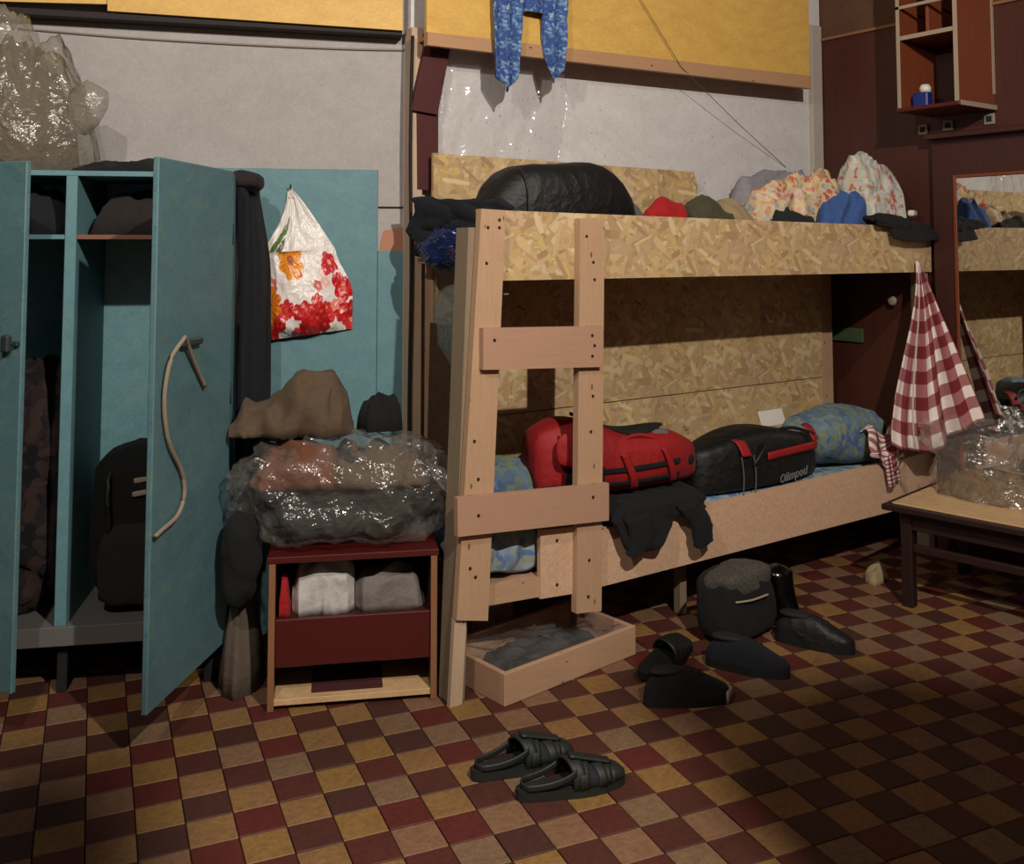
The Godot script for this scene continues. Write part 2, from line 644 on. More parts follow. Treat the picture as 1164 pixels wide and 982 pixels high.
func make_materials() -> void:
	M["creases"] = crease_normal(0.012, 5.0)
	M["film_creases"] = crease_normal(0.016, 9.0, 4)
	textured("weave", mottled(Color(0.86, 0.86, 0.86), Color(1, 1, 1), 1.2, 0.05, 128), Vector3.ONE * 3.0)
	textured("strand", strand_board(), Vector3.ONE * 1.6, 0.75)
	var pine := Color(0.70, 0.565, 0.44)
	var pine_d := Color(0.57, 0.43, 0.32)
	textured("pine_across", wood(pine, pine_d, true, 12.0, 0.9), Vector3(2.2, 4.0, 4.0), 0.7)
	textured("pine_up", wood(pine, pine_d, false, 12.0, 0.9, 4), Vector3(4.0, 2.2, 4.0), 0.7)
	textured("pine_pale", wood(Color(0.72, 0.62, 0.52), Color(0.60, 0.49, 0.39), false, 12.0, 0.8, 2), Vector3(4.0, 2.2, 4.0), 0.7)
	textured("plank_pink", wood(Color(0.67, 0.52, 0.42), Color(0.57, 0.42, 0.33), true, 10.0, 0.8, 1), Vector3(2.0, 4.0, 4.0), 0.75)
	textured("chip", mottled(Color(0.80, 0.66, 0.54), Color(0.74, 0.59, 0.47), 2.5, 0.06, 256, 0.01), Vector3.ONE * 2.4, 0.75)
	textured("yellow_ply", mottled(Color(0.82, 0.66, 0.34), Color(0.76, 0.59, 0.30), 1.1, 0.05), Vector3(0.9, 1.6, 0.9), 0.6)
	textured("lath", wood(Color(0.68, 0.52, 0.38), Color(0.58, 0.42, 0.30), true, 14.0, 0.8, 1), Vector3(1.5, 4, 4), 0.7)
	textured("grey_post", wood(Color(0.52, 0.45, 0.36), Color(0.38, 0.32, 0.25), false, 12.0, 1.0, 1), Vector3(4, 2, 4), 0.8)
	textured("dark_wood", wood(Color(0.24, 0.09, 0.055), Color(0.14, 0.05, 0.035), false, 16.0, 1.0, 0), Vector3(2.5, 1.2, 2.5), 0.55)
	textured("shaded_table_wood", wood(Color(0.15, 0.065, 0.045), Color(0.10, 0.04, 0.03), true, 16.0, 1.0, 0), Vector3(2, 2, 2), 0.5)  # darker than the other wood: shade on the table put into its colour
	textured("wall_wood", wood(Color(0.27, 0.11, 0.06), Color(0.16, 0.06, 0.04), false, 16.0, 1.0, 0), Vector3(1.6, 0.8, 1.6), 0.55)
	textured("red_wood", wood(Color(0.29, 0.05, 0.036), Color(0.21, 0.035, 0.026), true, 16.0, 1.0, 0), Vector3(2, 4, 4), 0.45)
	textured("cabinet_wood", wood(Color(0.46, 0.22, 0.12), Color(0.34, 0.15, 0.08), false, 16.0, 1.0, 0), Vector3(3, 1.5, 3), 0.5)
	textured("orange_edge", wood(Color(0.52, 0.35, 0.23), Color(0.42, 0.27, 0.17), false, 14.0, 0.9, 0), Vector3(4, 2, 4), 0.6)
	textured("maroon", mottled(Color(0.29, 0.09, 0.08), Color(0.24, 0.07, 0.065), 1.2, 0.06, 128), Vector3.ONE * 2.0, 0.6)
	textured("plaster", mottled(Color(0.80, 0.78, 0.77), Color(0.745, 0.725, 0.715), 1.3, 0.03, 256, 0.002), Vector3.ONE * 0.8, 0.9)
	textured("paper_wall", mottled(Color(0.645, 0.62, 0.605), Color(0.60, 0.575, 0.56), 1.1, 0.03), Vector3.ONE * 0.7, 0.9)
	textured("teal", mottled(Color(0.37, 0.52, 0.54), Color(0.33, 0.47, 0.50), 1.2, 0.04), Vector3.ONE * 1.1, 0.6)
	textured("teal_brightened", mottled(Color(0.60, 0.80, 0.83), Color(0.54, 0.74, 0.78), 1.2, 0.04, 128), Vector3.ONE * 1.1, 0.6)  # locker paint made lighter, standing in for light on the inside
	textured("teal_door", mottled(Color(0.33, 0.46, 0.47), Color(0.28, 0.40, 0.43), 1.5, 0.05, 256, 0.004, Color(0.40, 0.47, 0.38)), Vector3.ONE * 0.9, 0.5)
	textured("olive_wall", mottled(Color(0.34, 0.22, 0.13), Color(0.29, 0.18, 0.11), 1.0, 0.05, 128), Vector3.ONE * 0.8, 0.85)
	textured("low_bounce", mottled(Color(0.16, 0.12, 0.09), Color(0.13, 0.09, 0.07), 1.0, 0.05, 128), Vector3.ONE * 0.8, 0.9)  # unseen walls and ceiling, coloured dark to cut bounced light
	textured("cream_top", mottled(Color(0.80, 0.66, 0.48), Color(0.72, 0.58, 0.42), 1.4, 0.04, 128), Vector3.ONE * 1.5, 0.5)
	textured("floral", blotches(Color(0.78, 0.70, 0.58), [Color(0.74, 0.36, 0.24), Color(0.80, 0.62, 0.36), Color(0.74, 0.68, 0.56), Color(0.56, 0.58, 0.42), Color(0.80, 0.74, 0.66), Color(0.70, 0.28, 0.20), Color(0.52, 0.60, 0.66), Color(0.84, 0.70, 0.44)], 210, 4, 13, 256, false), Vector3.ONE * 3.2, 0.95)
	textured("floral_pale", blotches(Color(0.74, 0.73, 0.68), [Color(0.72, 0.42, 0.34), Color(0.78, 0.70, 0.54), Color(0.66, 0.70, 0.70), Color(0.56, 0.60, 0.50), Color(0.78, 0.76, 0.72), Color(0.68, 0.34, 0.28), Color(0.60, 0.66, 0.70)], 190, 4, 12, 256, false), Vector3.ONE * 3.2, 0.95)
	textured("pillow_print", blotches(Color(0.36, 0.45, 0.52), [Color(0.32, 0.41, 0.52), Color(0.42, 0.50, 0.51), Color(0.47, 0.50, 0.33), Color(0.27, 0.36, 0.50), Color(0.39, 0.46, 0.40), Color(0.50, 0.53, 0.46)], 170, 6, 18), Vector3.ONE * 3.0, 0.95)
	textured("sheet_print", blotches(Color(0.50, 0.57, 0.62), [Color(0.42, 0.52, 0.64), Color(0.58, 0.63, 0.63), Color(0.54, 0.58, 0.50), Color(0.31, 0.43, 0.60)], 120, 7, 20), Vector3.ONE * 3.4, 0.95)
	textured("blue_towel", blotches(Color(0.20, 0.30, 0.50), [Color(0.46, 0.58, 0.70), Color(0.12, 0.20, 0.44), Color(0.54, 0.64, 0.70), Color(0.16, 0.26, 0.56), Color(0.36, 0.48, 0.62)], 190, 3, 10), Vector3.ONE * 4.5, 0.95)
	for k in ["floral", "floral_pale", "pillow_print", "sheet_print", "blue_towel"]:
		wrinkled(M[k], M["creases"], 0.5)
	var gt := textured("gingham", gingham(), Vector3(1.0, 1.5, 1), 0.95, Color.WHITE, false)
	gt.uv1_scale = Vector3(1.15, 1.9, 1)
	var bp := textured("bag_print", bag_print(), Vector3.ONE, 0.35, Color.WHITE, false)
	wrinkled(bp, M["film_creases"], 0.5)
	film("clear_film", Color(0.78, 0.76, 0.72), 0.07, 0.16, 2.2, 1.0)
	film("thin_film", Color(0.9, 0.9, 0.9), 0.03, 0.10, 1.2, 0.35)
	film("milky_film", Color(0.55, 0.52, 0.46), 0.35, 0.2, 2.5, 0.9)
	var mir := plain("mirror_glass", Color(0.82, 0.82, 0.80), 0.02)
	mir.metallic = 1.0
	cloth("black_cloth", Color(0.022, 0.021, 0.026), 3.0, 0.6, 0.95, 0.03)
	cloth("soft_black", Color(0.022, 0.023, 0.022), 3.0, 0.8, 0.6, 0.04)
	cloth("navy", Color(0.035, 0.042, 0.08), 3.0, 0.6, 0.95, 0.05)
	cloth("red_cloth", Color(0.62, 0.06, 0.07))
	cloth("bag_red", Color(0.60, 0.05, 0.06), 4.0, 0.5, 0.7)
	cloth("olive_cloth", Color(0.27, 0.25, 0.17))
	cloth("khaki", Color(0.60, 0.52, 0.38))
	cloth("grey_cloth", Color(0.40, 0.40, 0.40))
	cloth("lilac_grey", Color(0.55, 0.54, 0.56))
	cloth("brown_grey", Color(0.46, 0.42, 0.40))
	cloth("bright_blue", Color(0.22, 0.34, 0.56))
	cloth("white_cloth", Color(0.74, 0.72, 0.70))
	cloth("brown_cloth", Color(0.34, 0.27, 0.20))
	cloth("dark_brown_cloth", Color(0.13, 0.10, 0.09))
	cloth("orange_cloth", Color(0.42, 0.24, 0.15))
	cloth("green_grey", Color(0.46, 0.50, 0.44))
	plain("steel", Color(0.55, 0.54, 0.52), 0.35).metallic = 0.9
	plain("dark_metal", Color(0.16, 0.20, 0.19), 0.4)
	plain("rubber", Color(0.045, 0.055, 0.05), 0.55)
	plain("rubber_green", Color(0.10, 0.115, 0.095), 0.6)
	plain("foot_bed", Color(0.07, 0.075, 0.085), 0.8)
	plain("gloss_black", Color(0.02, 0.02, 0.02), 0.18)
	plain("white_plastic", Color(0.80, 0.78, 0.74), 0.4)
	plain("cream", Color(0.58, 0.52, 0.44), 0.6)
	plain("dark_hole", Color(0.05, 0.04, 0.04), 0.8)
	plain("screw", Color(0.16, 0.12, 0.10), 0.5)
	plain("zip", Color(0.20, 0.12, 0.09), 0.5)
	plain("rope", Color(0.50, 0.45, 0.38), 0.9)

# ------------------------------------------------------------------ the room
func make_room() -> void:
	var st := begin()
	span(st, Vector3(0.19, 0, -0.79), Vector3(2.85, 3.6, -0.64), 0.0005)
	struct("wall_back", st, M["plaster"], HERE, "pale grey plaster wall behind the bunk bed")
	st = begin()
	span(st, Vector3(-2.9, 0, -0.14), Vector3(0.06, 3.6, 0.0), 0.0005)
	struct("wall_left", st, M["paper_wall"], LEFT, "pale beige wall behind the blue-green lockers")
	# painted boards on the lower wall
	st = begin()
	span(st, Vector3(-2.0, 0.0, 0.0), Vector3(-0.085, 1.712, 0.012), 0.002)
	struct("trim_1", st, M["teal"], LEFT, "blue-green painted board on the lower wall")
	st = begin()
	span(st, Vector3(-0.083, 0.0, 0.0), Vector3(0.035, 1.40, 0.006), 0.001)
	struct("trim_2", st, M["teal"], LEFT, "narrow blue-green painted strip beside the wall post")
	st = begin()
	slab(st, [Vector2(-0.075, 1.40), Vector2(0.034, 1.40), Vector2(0.034, 1.485), Vector2(0.01, 1.492), Vector2(-0.06, 1.478), Vector2(-0.072, 1.44)], 0.0, 0.005)
	struct("trim_3", st, plain("bare_patch", Color(0.66, 0.46, 0.36), 0.9), LEFT, "bare pinkish patch above the blue-green strip")
	st = begin()
	span(st, Vector3(-0.083, 1.565, 0.0), Vector3(0.034, 1.571, 0.006), 0.001)
	struct("trim_4", st, M["dark_hole"], LEFT, "thin black line across the wall beside the post")
	# the post between the two stretches of wall, and the pale strip in the corner
	st = begin()
	span(st, Vector3(0.175, 0, -0.66), Vector3(0.225, 2.26, -0.60), 0.004)
	struct("trim_5", st, M["pine_pale"], HERE, "narrow pale timber post at the head of the bed")
	st = begin()
	span(st, Vector3(2.60, 0, -0.64), Vector3(2.685, 2.6, -0.615), 0.003)
	struct("trim_6", st, plain("corner_white", Color(0.66, 0.62, 0.57), 0.8), HERE, "pale vertical strip in the room corner")
	# right wall with a niche for the wardrobe
	st = begin()
	span(st, Vector3(2.69, 0, -0.79), Vector3(3.2, 2.53, 0.0), 0.001)
	span(st, Vector3(2.69, 1.955, 0.0), Vector3(3.2, 2.53, 1.5), 0.001)
	span(st, Vector3(2.69, 0, 1.5), Vector3(3.2, 2.53, 4.3), 0.001)
	span(st, Vector3(3.12, 0, 0.0), Vector3(3.2, 1.955, 1.5), 0.001)
	struct("wall_right", st, M["wall_wood"], HERE, "dark red-brown wooden wall beside the bed foot")
	st = begin()
	span(st, Vector3(2.70, 2.53, -0.79), Vector3(3.2, 3.6, 4.3), 0.001)
	struct("wall_right_upper", st, M["olive_wall"], HERE, "dull brown upper wall above the dark panelling")
	st = begin()
	span(st, Vector3(2.675, 2.518, -0.64), Vector3(2.70, 2.534, 4.2), 0.003)
	struct("trim_7", st, M["orange_edge"], HERE, "thin wooden lath under the brown upper wall")
	# out of the picture: the rest of the shell
	st = begin()
	span(st, Vector3(-2.5, 0, 4.2), Vector3(3.2, 3.6, 4.3), 0.001)
	struct("wall_front", st, M["low_bounce"], HERE, "brown wall behind the camera")
	st = begin()
	span(st, Vector3(-2.5, 0, -2.2), Vector3(-2.35, 3.6, 4.3), 0.001)
	struct("wall_side", st, M["low_bounce"], HERE, "brown wall to the left of the lockers")
	st = begin()
	span(st, Vector3(-2.7, 3.6, -2.4), Vector3(3.2, 3.7, 4.3), 0.001)
	struct("ceiling", st, M["low_bounce"], HERE, "board ceiling of the room, coloured dark to cut bounced light")

func make_floor() -> void:
	var st := begin()
	span(st, Vector3(-2.7, -0.12, -2.4), Vector3(3.2, -0.010, 4.3), 0.001)
	var fl := struct("floor", st, plain("grout", Color(0.17, 0.12, 0.09), 0.9), HERE, "floor of square red and yellow ceramic tiles")
	var size := 0.113
	var ang := deg_to_rad(12.0)
	var du := Vector3(cos(ang), 0, sin(ang))
	var dv := Vector3(-sin(ang), 0, cos(ang))
	var tone_light := [Color(0.55, 0.41, 0.25), Color(0.53, 0.39, 0.29), Color(0.50, 0.39, 0.29), Color(0.56, 0.42, 0.23)]
	var tone_dark := [Color(0.34, 0.15, 0.115), Color(0.32, 0.155, 0.12), Color(0.29, 0.16, 0.125), Color(0.37, 0.135, 0.11)]
	var worn := mottled(Color(0.80, 0.78, 0.76), Color(1, 1, 1), 1.4, 0.09, 128, 0.01)
	var mats := [[], []]
	for k in 2:
		for c in [tone_light, tone_dark][k]:
			var m := textured("tile_%d_%s" % [k, str(mats[k].size())], worn, Vector3.ONE * 4.3, 0.62, c)
			m.uv1_world_triplanar = true
			mats[k].append(m)
	var g := 0.0015
	var bev := 0.0012
	var a := size / 2 - g
	var shape := begin()
	var top := [Vector3(-a + bev, 0, -a + bev), Vector3(a - bev, 0, -a + bev), Vector3(a - bev, 0, a - bev), Vector3(-a + bev, 0, a - bev)]
	var low := [Vector3(-a, -bev, -a), Vector3(a, -bev, -a), Vector3(a, -bev, a), Vector3(-a, -bev, a)]
	var foot := [Vector3(-a, -0.012, -a), Vector3(a, -0.012, -a), Vector3(a, -0.012, a), Vector3(-a, -0.012, a)]
	var mid := Vector3(0, -0.006, 0)
	poly(shape, top, mid)
	for i in 4:
		var j := (i + 1) % 4
		poly(shape, [top[i], top[j], low[j], low[i]], mid)
		poly(shape, [low[i], low[j], foot[j], foot[i]], mid)
	shape.generate_normals()
	var mesh: ArrayMesh = shape.commit()
	var eye := Vector3(-1.642, 0, 2.64)
	var look := Vector3(0.576, 0, -0.817)
	var side := Vector3(0.817, 0, 0.576)
	var cells := []
	var jit := RandomNumberGenerator.new()
	jit.seed = 21
	for i in range(-40, 42):
		for j in range(-40, 42):
			var c := du * (i * size + 0.03) + dv * (j * size + 0.05)
			if c.x < -2.4 or c.x > 3.1 or c.z < -2.1 or c.z > 4.2:
				continue
			if c.x > 2.72 and (c.z < 0.0 or c.z > 1.5):
				continue
			var l := LEFT.affine_inverse() * c
			if c.z < -0.66 and l.z < -0.04:
				continue
			if c.z < -0.66 and c.x > 0.15:
				continue
			var d := c - eye
			var f := d.dot(look)
			var s := d.dot(side)
			var seen := f > 2.15 and absf(s / f) < 0.55
			cells.append({"at": c, "k": posmod(i + j, 2), "d": f if seen else 100.0 + f, "tone": jit.randi() % 4, "dy": jit.randf_range(-0.0012, 0.0), "tx": jit.randf_range(-0.006, 0.006), "tz": jit.randf_range(-0.006, 0.006)})
	cells.sort_custom(func(p, q): return p.d < q.d)
	var rest := begin()
	rest.set_smooth_group(-1)
	var basis0 := Basis(Vector3.UP, -ang)
	var vm := textured("tiles_far", worn, Vector3.ONE * 4.3, 0.62)
	vm.uv1_world_triplanar = true
	vm.vertex_color_use_as_albedo = true
	for n in cells.size():
		var e = cells[n]
		var xf := Transform3D(basis0 * Basis(Vector3.RIGHT, e.tx) * Basis(Vector3.BACK, e.tz), e.at + Vector3(0, e.dy, 0))
		if n < 300:
			var o := MeshInstance3D.new()
			o.name = "tile" if n == 0 else "tile_%03d" % n
			o.mesh = mesh
			o.material_override = mats[e.k][e.tone]
			o.transform = xf
			fl.add_child(o, true)
		else:
			var col: Color = ([tone_light, tone_dark][e.k][e.tone] as Color).srgb_to_linear()
			for q in [top]:
				rest.set_color(col)
				poly(rest, [xf * q[0], xf * q[1], xf * q[2], xf * q[3]], xf * mid)
			for i in 4:
				var j := (i + 1) % 4
				poly(rest, [xf * top[i], xf * top[j], xf * low[j], xf * low[i]], xf * mid)
				poly(rest, [xf * low[i], xf * low[j], xf * foot[j], xf * foot[i]], xf * mid)
	var r := part(fl, "tile_field", rest, vm)
	r.set_meta("kind", "stuff")

# ------------------------------------------------------------------ the bed
func screw(parent: Node3D, p: Vector3) -> void:
	var st := begin()
	var ring := []
	for k in 8:
		ring.append(p + Vector3(cos(TAU * k / 8) * 0.0055, sin(TAU * k / 8) * 0.0055, 0.002))
	poly(st, ring, p)
	for k in 8:
		var a: Vector3 = ring[k]
		var b: Vector3 = ring[(k + 1) % 8]
		poly(st, [a, b, b - Vector3(0, 0, 0.004), a - Vector3(0, 0, 0.004)], p)
	part(parent, "screw", st, M["screw"])

func make_bed() -> void:
	var t := thing("bunk_bed", "two-tier plank bunk bed of raw strand board and pine, with a nailed ladder", "bunk bed", Vector3(1.35, 0, -0.27))
	# posts
	var st := begin()
	slab(st, [Vector2(-0.010, 0.0), Vector2(0.04, 0.0), Vector2(0.10, 1.475), Vector2(0.05, 1.475)], -0.075, -0.002)
	part(t, "post", st, M["grey_post"])
	st = begin()
	slab(st, [Vector2(-0.024, 0.0), Vector2(0.020, 0.0), Vector2(0.036, 0.26), Vector2(-0.008, 0.26)], -0.002, 0.016)
	part(t, "leg", st, M["pine_pale"])
	st = begin()
	span(st, Vector3(0.235, 0, -0.60), Vector3(0.29, 1.54, -0.545), 0.003)
	part(t, "post", st, M["pine_up"])
	st = begin()
	span(st, Vector3(2.50, 0, -0.60), Vector3(2.60, 1.52, -0.52), 0.003)
	part(t, "post", st, M["pine_up"])
	st = begin()
	span(st, Vector3(2.60, 0, -0.075), Vector3(2.65, 1.30, -0.012), 0.003)
	part(t, "post", st, M["grey_post"])
	st = begin()
	span(st, Vector3(1.10, 0, -0.16), Vector3(1.135, 0.24, -0.12), 0.003)
	part(t, "leg", st, M["grey_post"])
	# long boards
	st = begin()
	slab(st, [Vector2(0.088, 1.302), Vector2(2.66, 1.300), Vector2(2.66, 1.512), Vector2(0.088, 1.534)], -0.018, 0.0)
	part(t, "upper_rail", st, M["strand"])
	st = begin()
	slab(st, [Vector2(0.60, 0.238), Vector2(2.66, 0.236), Vector2(2.66, 0.462), Vector2(0.60, 0.432)], -0.02, 0.0)
	part(t, "lower_rail", st, M["chip"])
	st = begin()
	slab(st, [Vector2(0.085, 0.272), Vector2(0.335, 0.256), Vector2(0.335, 0.318), Vector2(0.085, 0.335)], -0.025, -0.002)
	part(t, "short_rail", st, M["pine_across"])
	st = begin()
	slab(st, [Vector2(0.331, 0.252), Vector2(0.492, 0.240), Vector2(0.492, 0.462), Vector2(0.331, 0.474)], -0.012, 0.006)
	var sb := part(t, "joining_board", st, M["chip"])
	screw(sb, Vector3(0.40, 0.285, 0.006))
	screw(sb, Vector3(0.40, 0.43, 0.006))
	# back boards
	st = begin()
	span(st, Vector3(0.235, 0.765, -0.52), Vector3(2.50, 1.30, -0.508), 0.001)
	part(t, "back_board", st, M["strand"])
	st = begin()
	span(st, Vector3(0.235, 0.26, -0.52), Vector3(2.50, 0.761, -0.509), 0.001)
	part(t, "back_board", st, M["strand"])
	st = begin()
	slab(st, [Vector2(0.24, 1.36), Vector2(1.66, 1.36), Vector2(1.66, 1.70), Vector2(1.635, 1.765), Vector2(0.24, 1.772)], -0.56, -0.545)
	part(t, "upper_back_board", st, M["strand"])
	# end boards and decks
	st = begin()
	span(st, Vector3(0.24, 1.25, -0.545), Vector3(0.262, 1.34, -0.075), 0.002)
	part(t, "end_board", st, M["grey_post"])
	st = begin()
	span(st, Vector3(0.12, 0.26, -0.545), Vector3(0.142, 0.34, -0.03), 0.002)
	part(t, "end_board", st, M["grey_post"])
	st = begin()
	span(st, Vector3(2.60, 0.24, -0.52), Vector3(2.622, 0.45, -0.02), 0.002)
	part(t, "end_board", st, M["chip"])
	st = begin()
	span(st, Vector3(2.60, 1.30, -0.52), Vector3(2.622, 1.50, -0.02), 0.002)
	part(t, "end_board", st, M["strand"])
	for lev in [[1.352, 1.372], [0.30, 0.318]]:
		for k in 5:
			st = begin()
			var z0 := -0.505 + k * 0.097
			span(st, Vector3(0.15, lev[0], z0), Vector3(2.597, lev[1], z0 + 0.092), 0.002)
			part(t, "deck_board", st, M["plank_pink"])
	st = begin()
	span(st, Vector3(0.10, 1.30, -0.045), Vector3(2.60, 1.35, -0.0185), 0.002)
	part(t, "batten", st, M["grey_post"])
	st = begin()
	span(st, Vector3(0.262, 1.30, -0.508), Vector3(2.50, 1.35, -0.48), 0.002)
	part(t, "batten", st, M["grey_post"])
	# the ladder
	st = begin()
	slab(st, [Vector2(0.080, 1.535), Vector2(0.176, 1.532), Vector2(0.108, 0.236), Vector2(-0.008, 0.262)], 0.002, 0.028)
	var up := part(t, "ladder_upright", st, M["pine_up"])
	for p in [Vector2(0.105, 1.475), Vector2(0.15, 1.475), Vector2(0.15, 1.50), Vector2(0.10, 1.36), Vector2(0.055, 0.80), Vector2(0.07, 0.68), Vector2(0.04, 0.41), Vector2(0.06, 0.38)]:
		screw(up, Vector3(p.x, p.y, 0.028))
	st = begin()
	slab(st, [Vector2(0.487, 1.512), Vector2(0.598, 1.516), Vector2(0.574, 0.170), Vector2(0.464, 0.184)], 0.002, 0.030)
	up = part(t, "ladder_upright", st, M["pine_up"])
	for p in [Vector2(0.515, 1.45), Vector2(0.545, 1.36), Vector2(0.55, 1.30), Vector2(0.54, 0.90), Vector2(0.53, 0.78), Vector2(0.52, 0.35), Vector2(0.515, 0.23)]:
		screw(up, Vector3(p.x, p.y, 0.030))
	st = begin()
	slab(st, [Vector2(0.072, 1.155), Vector2(0.568, 1.140), Vector2(0.563, 1.000), Vector2(0.072, 1.024)], 0.031, 0.052)
	var rg := part(t, "rung", st, M["plank_pink"])
	for p in [Vector2(0.115, 1.115), Vector2(0.52, 1.11), Vector2(0.52, 1.04), Vector2(0.53, 1.075)]:
		screw(rg, Vector3(p.x, p.y, 0.052))
	st = begin()
	slab(st, [Vector2(-0.022, 0.640), Vector2(0.592, 0.602), Vector2(0.591, 0.476), Vector2(-0.020, 0.522)], 0.031, 0.052)
	rg = part(t, "rung", st, M["plank_pink"])
	for p in [Vector2(0.055, 0.575), Vector2(0.52, 0.565)]:
		screw(rg, Vector3(p.x, p.y, 0.052))
	# bedding
	st = begin(true)
	blob(st, Vector3(1.37, 0.380, -0.265), Vector3(1.225, 0.060, 0.235), 0.35, 0.01, 5.0, 3.0, 0.0, 0.318, 60, 16)
	single("lower_mattress", "pale blue patterned mattress on the lower bunk", "mattress", st, M["sheet_print"], Vector3(1.37, 0.318, -0.265))
	st = begin(true)
	blob(st, Vector3(1.43, 1.394, -0.265), Vector3(1.145, 0.022, 0.205), 0.35, 0.008, 5.0, 8.0, 0.0, 1.372, 60, 12)
	single("upper_mattress", "thin grey mattress on the upper bunk mostly hidden by the rail", "mattress", st, M["grey_cloth"], Vector3(1.43, 1.372, -0.265))

# ------------------------------------------------------------------ on the walls above the bed
func make_wall_fittings() -> void:
	# yellow boxed shelf above the bed
	var tilt := func(x: float) -> float: return 2.17 + (x - 0.18) * 0.0235
	var t := thing("boxed_shelf", "long yellow plywood box shelf above the bunk bed", "shelf", Vector3(1.3, 2.18, -0.57))
	var st := begin()
	slab(st, [Vector2(0.18, tilt.call(0.18) + 0.05), Vector2(2.432, tilt.call(2.432) + 0.065), Vector2(2.432, 2.80), Vector2(0.18, 2.80)], -0.515, -0.500)
	part(t, "front_board", st, M["yellow_ply"])
	st = begin()
	slab(st, [Vector2(0.18, tilt.call(0.18)), Vector2(2.432, tilt.call(2.432)), Vector2(2.432, tilt.call(2.432) + 0.065), Vector2(0.18, tilt.call(0.18) + 0.05)], -0.520, -0.492)
	part(t, "lath", st, M["lath"])
	st = begin()
	slab(st, [Vector2(0.2, tilt.call(0.2) + 0.03), Vector2(2.43, tilt.call(2.43) + 0.03), Vector2(2.43, tilt.call(2.43) + 0.045), Vector2(0.2, tilt.call(0.2) + 0.045)], -0.638, -0.521)
	part(t, "bottom_board", st, M["lath"])
	st = begin()
	span(st, Vector3(2.415, 2.30, -0.638), Vector3(2.431, 2.80, -0.516), 0.001)
	part(t, "end_board", st, M["yellow_ply"])
	# its neighbour above the lockers
	t = thing("boxed_shelf", "yellow plywood board along the wall above the lockers", "shelf", Vector3(-0.7, 2.25, 0.05), LEFT)
	st = begin()
	slab(st, [Vector2(-1.07, 2.272), Vector2(0.0, 2.242), Vector2(0.0, 2.62), Vector2(-1.07, 2.62)], 0.085, 0.10)
	part(t, "front_board", st, M["yellow_ply"])
	st = begin()
	slab(st, [Vector2(-1.95, 2.285), Vector2(-1.072, 2.30), Vector2(-1.072, 2.62), Vector2(-1.95, 2.62)], 0.07, 0.085)
	part(t, "front_board", st, M["yellow_ply"])
	st = begin()
	slab(st, [Vector2(-1.90, 2.262), Vector2(0.0, 2.228), Vector2(0.0, 2.250), Vector2(-1.90, 2.284)], 0.001, 0.082)
	part(t, "bottom_lath", st, plain("dark_lath", Color(0.14, 0.10, 0.09), 0.8))
	# wire under it
	st = begin(true)
	tube(st, smooth_path([Vector3(-1.4, 2.215, 0.006), Vector3(-1.0, 2.195, 0.006), Vector3(-0.6, 2.185, 0.006), Vector3(-0.2, 2.182, 0.006), Vector3(0.02, 2.186, 0.006)]), 0.004, 6)
	single("wall_wire", "thin grey wire running under the yellow board above the lockers", "wire", st, plain("wire_grey", Color(0.50, 0.46, 0.42), 0.7), Vector3(-0.7, 2.18, 0.006), LEFT)
	# black cable down the post
	st = begin(true)
	tube(st, smooth_path([Vector3(0.168, 2.22, -0.585), Vector3(0.164, 1.8, -0.59), Vector3(0.17, 1.3, -0.588), Vector3(0.166, 0.8, -0.59), Vector3(0.17, 0.02, -0.585)]), 0.007, 8)
	single("black_cable", "black cable running down the pale wall post", "cable", st, M["dark_hole"], Vector3(0.167, 0.02, -0.585))
	# maroon planks
	st = begin()
	slab(st, [Vector2(0.262, 2.36), Vector2(0.366, 2.345), Vector2(0.278, 1.925), Vector2(0.162, 1.935)], -0.598, -0.580)
	single("maroon_plank", "slanting maroon plank at the top of the wall post", "plank", st, M["maroon"], Vector3(0.26, 1.93, -0.59), HERE, "maroon planks on the wall post")
	st = begin()
	slab(st, [Vector2(0.194, 1.96), Vector2(0.292, 1.955), Vector2(0.292, 1.632), Vector2(0.200, 1.634)], -0.618, -0.5985)
	single("maroon_plank", "upright maroon plank below the slanting one, above the navy cloth", "plank", st, M["maroon"], Vector3(0.24, 1.63, -0.6), HERE, "maroon planks on the wall post")
	# clear film on the wall
	st = begin(true)
	sheet(st, func(u: float, v: float) -> Vector3:
		var x := 0.30 + u * 0.62
		return Vector3(x + 0.02 * sin(v * 5.0), 2.19 - v * 0.47, -0.618 + 0.009 * (1.0 - 2.0 * absf(n3(Vector3(u * 5.0 + v * 0.8, v * 0.7, 2.0)))) + 0.006 * n3(Vector3(u * 12.0, v * 4.0, 5.0))), 60, 24, 0.001)
	single("plastic_sheet", "clear creased plastic sheet hanging on the grey wall under the blue towel", "plastic sheet", st, M["thin_film"], Vector3(0.6, 1.72, -0.61))
	# string hanging slack from the shelf front to the wall
	st = begin(true)
	tube(st, [Vector3(1.15, 2.62, -0.486), Vector3(1.50, 2.23, -0.484), Vector3(1.95, 2.02, -0.56), Vector3(2.40, 1.83, -0.636)], 0.0016, 6)
	single("thin_string", "thin dark string running slantwise down the yellow shelf and the grey wall", "string", st, plain("string_grey", Color(0.36, 0.30, 0.24), 0.9), Vector3(1.8, 2.1, -0.5))
	# blue towel over the board
	st = begin(true)
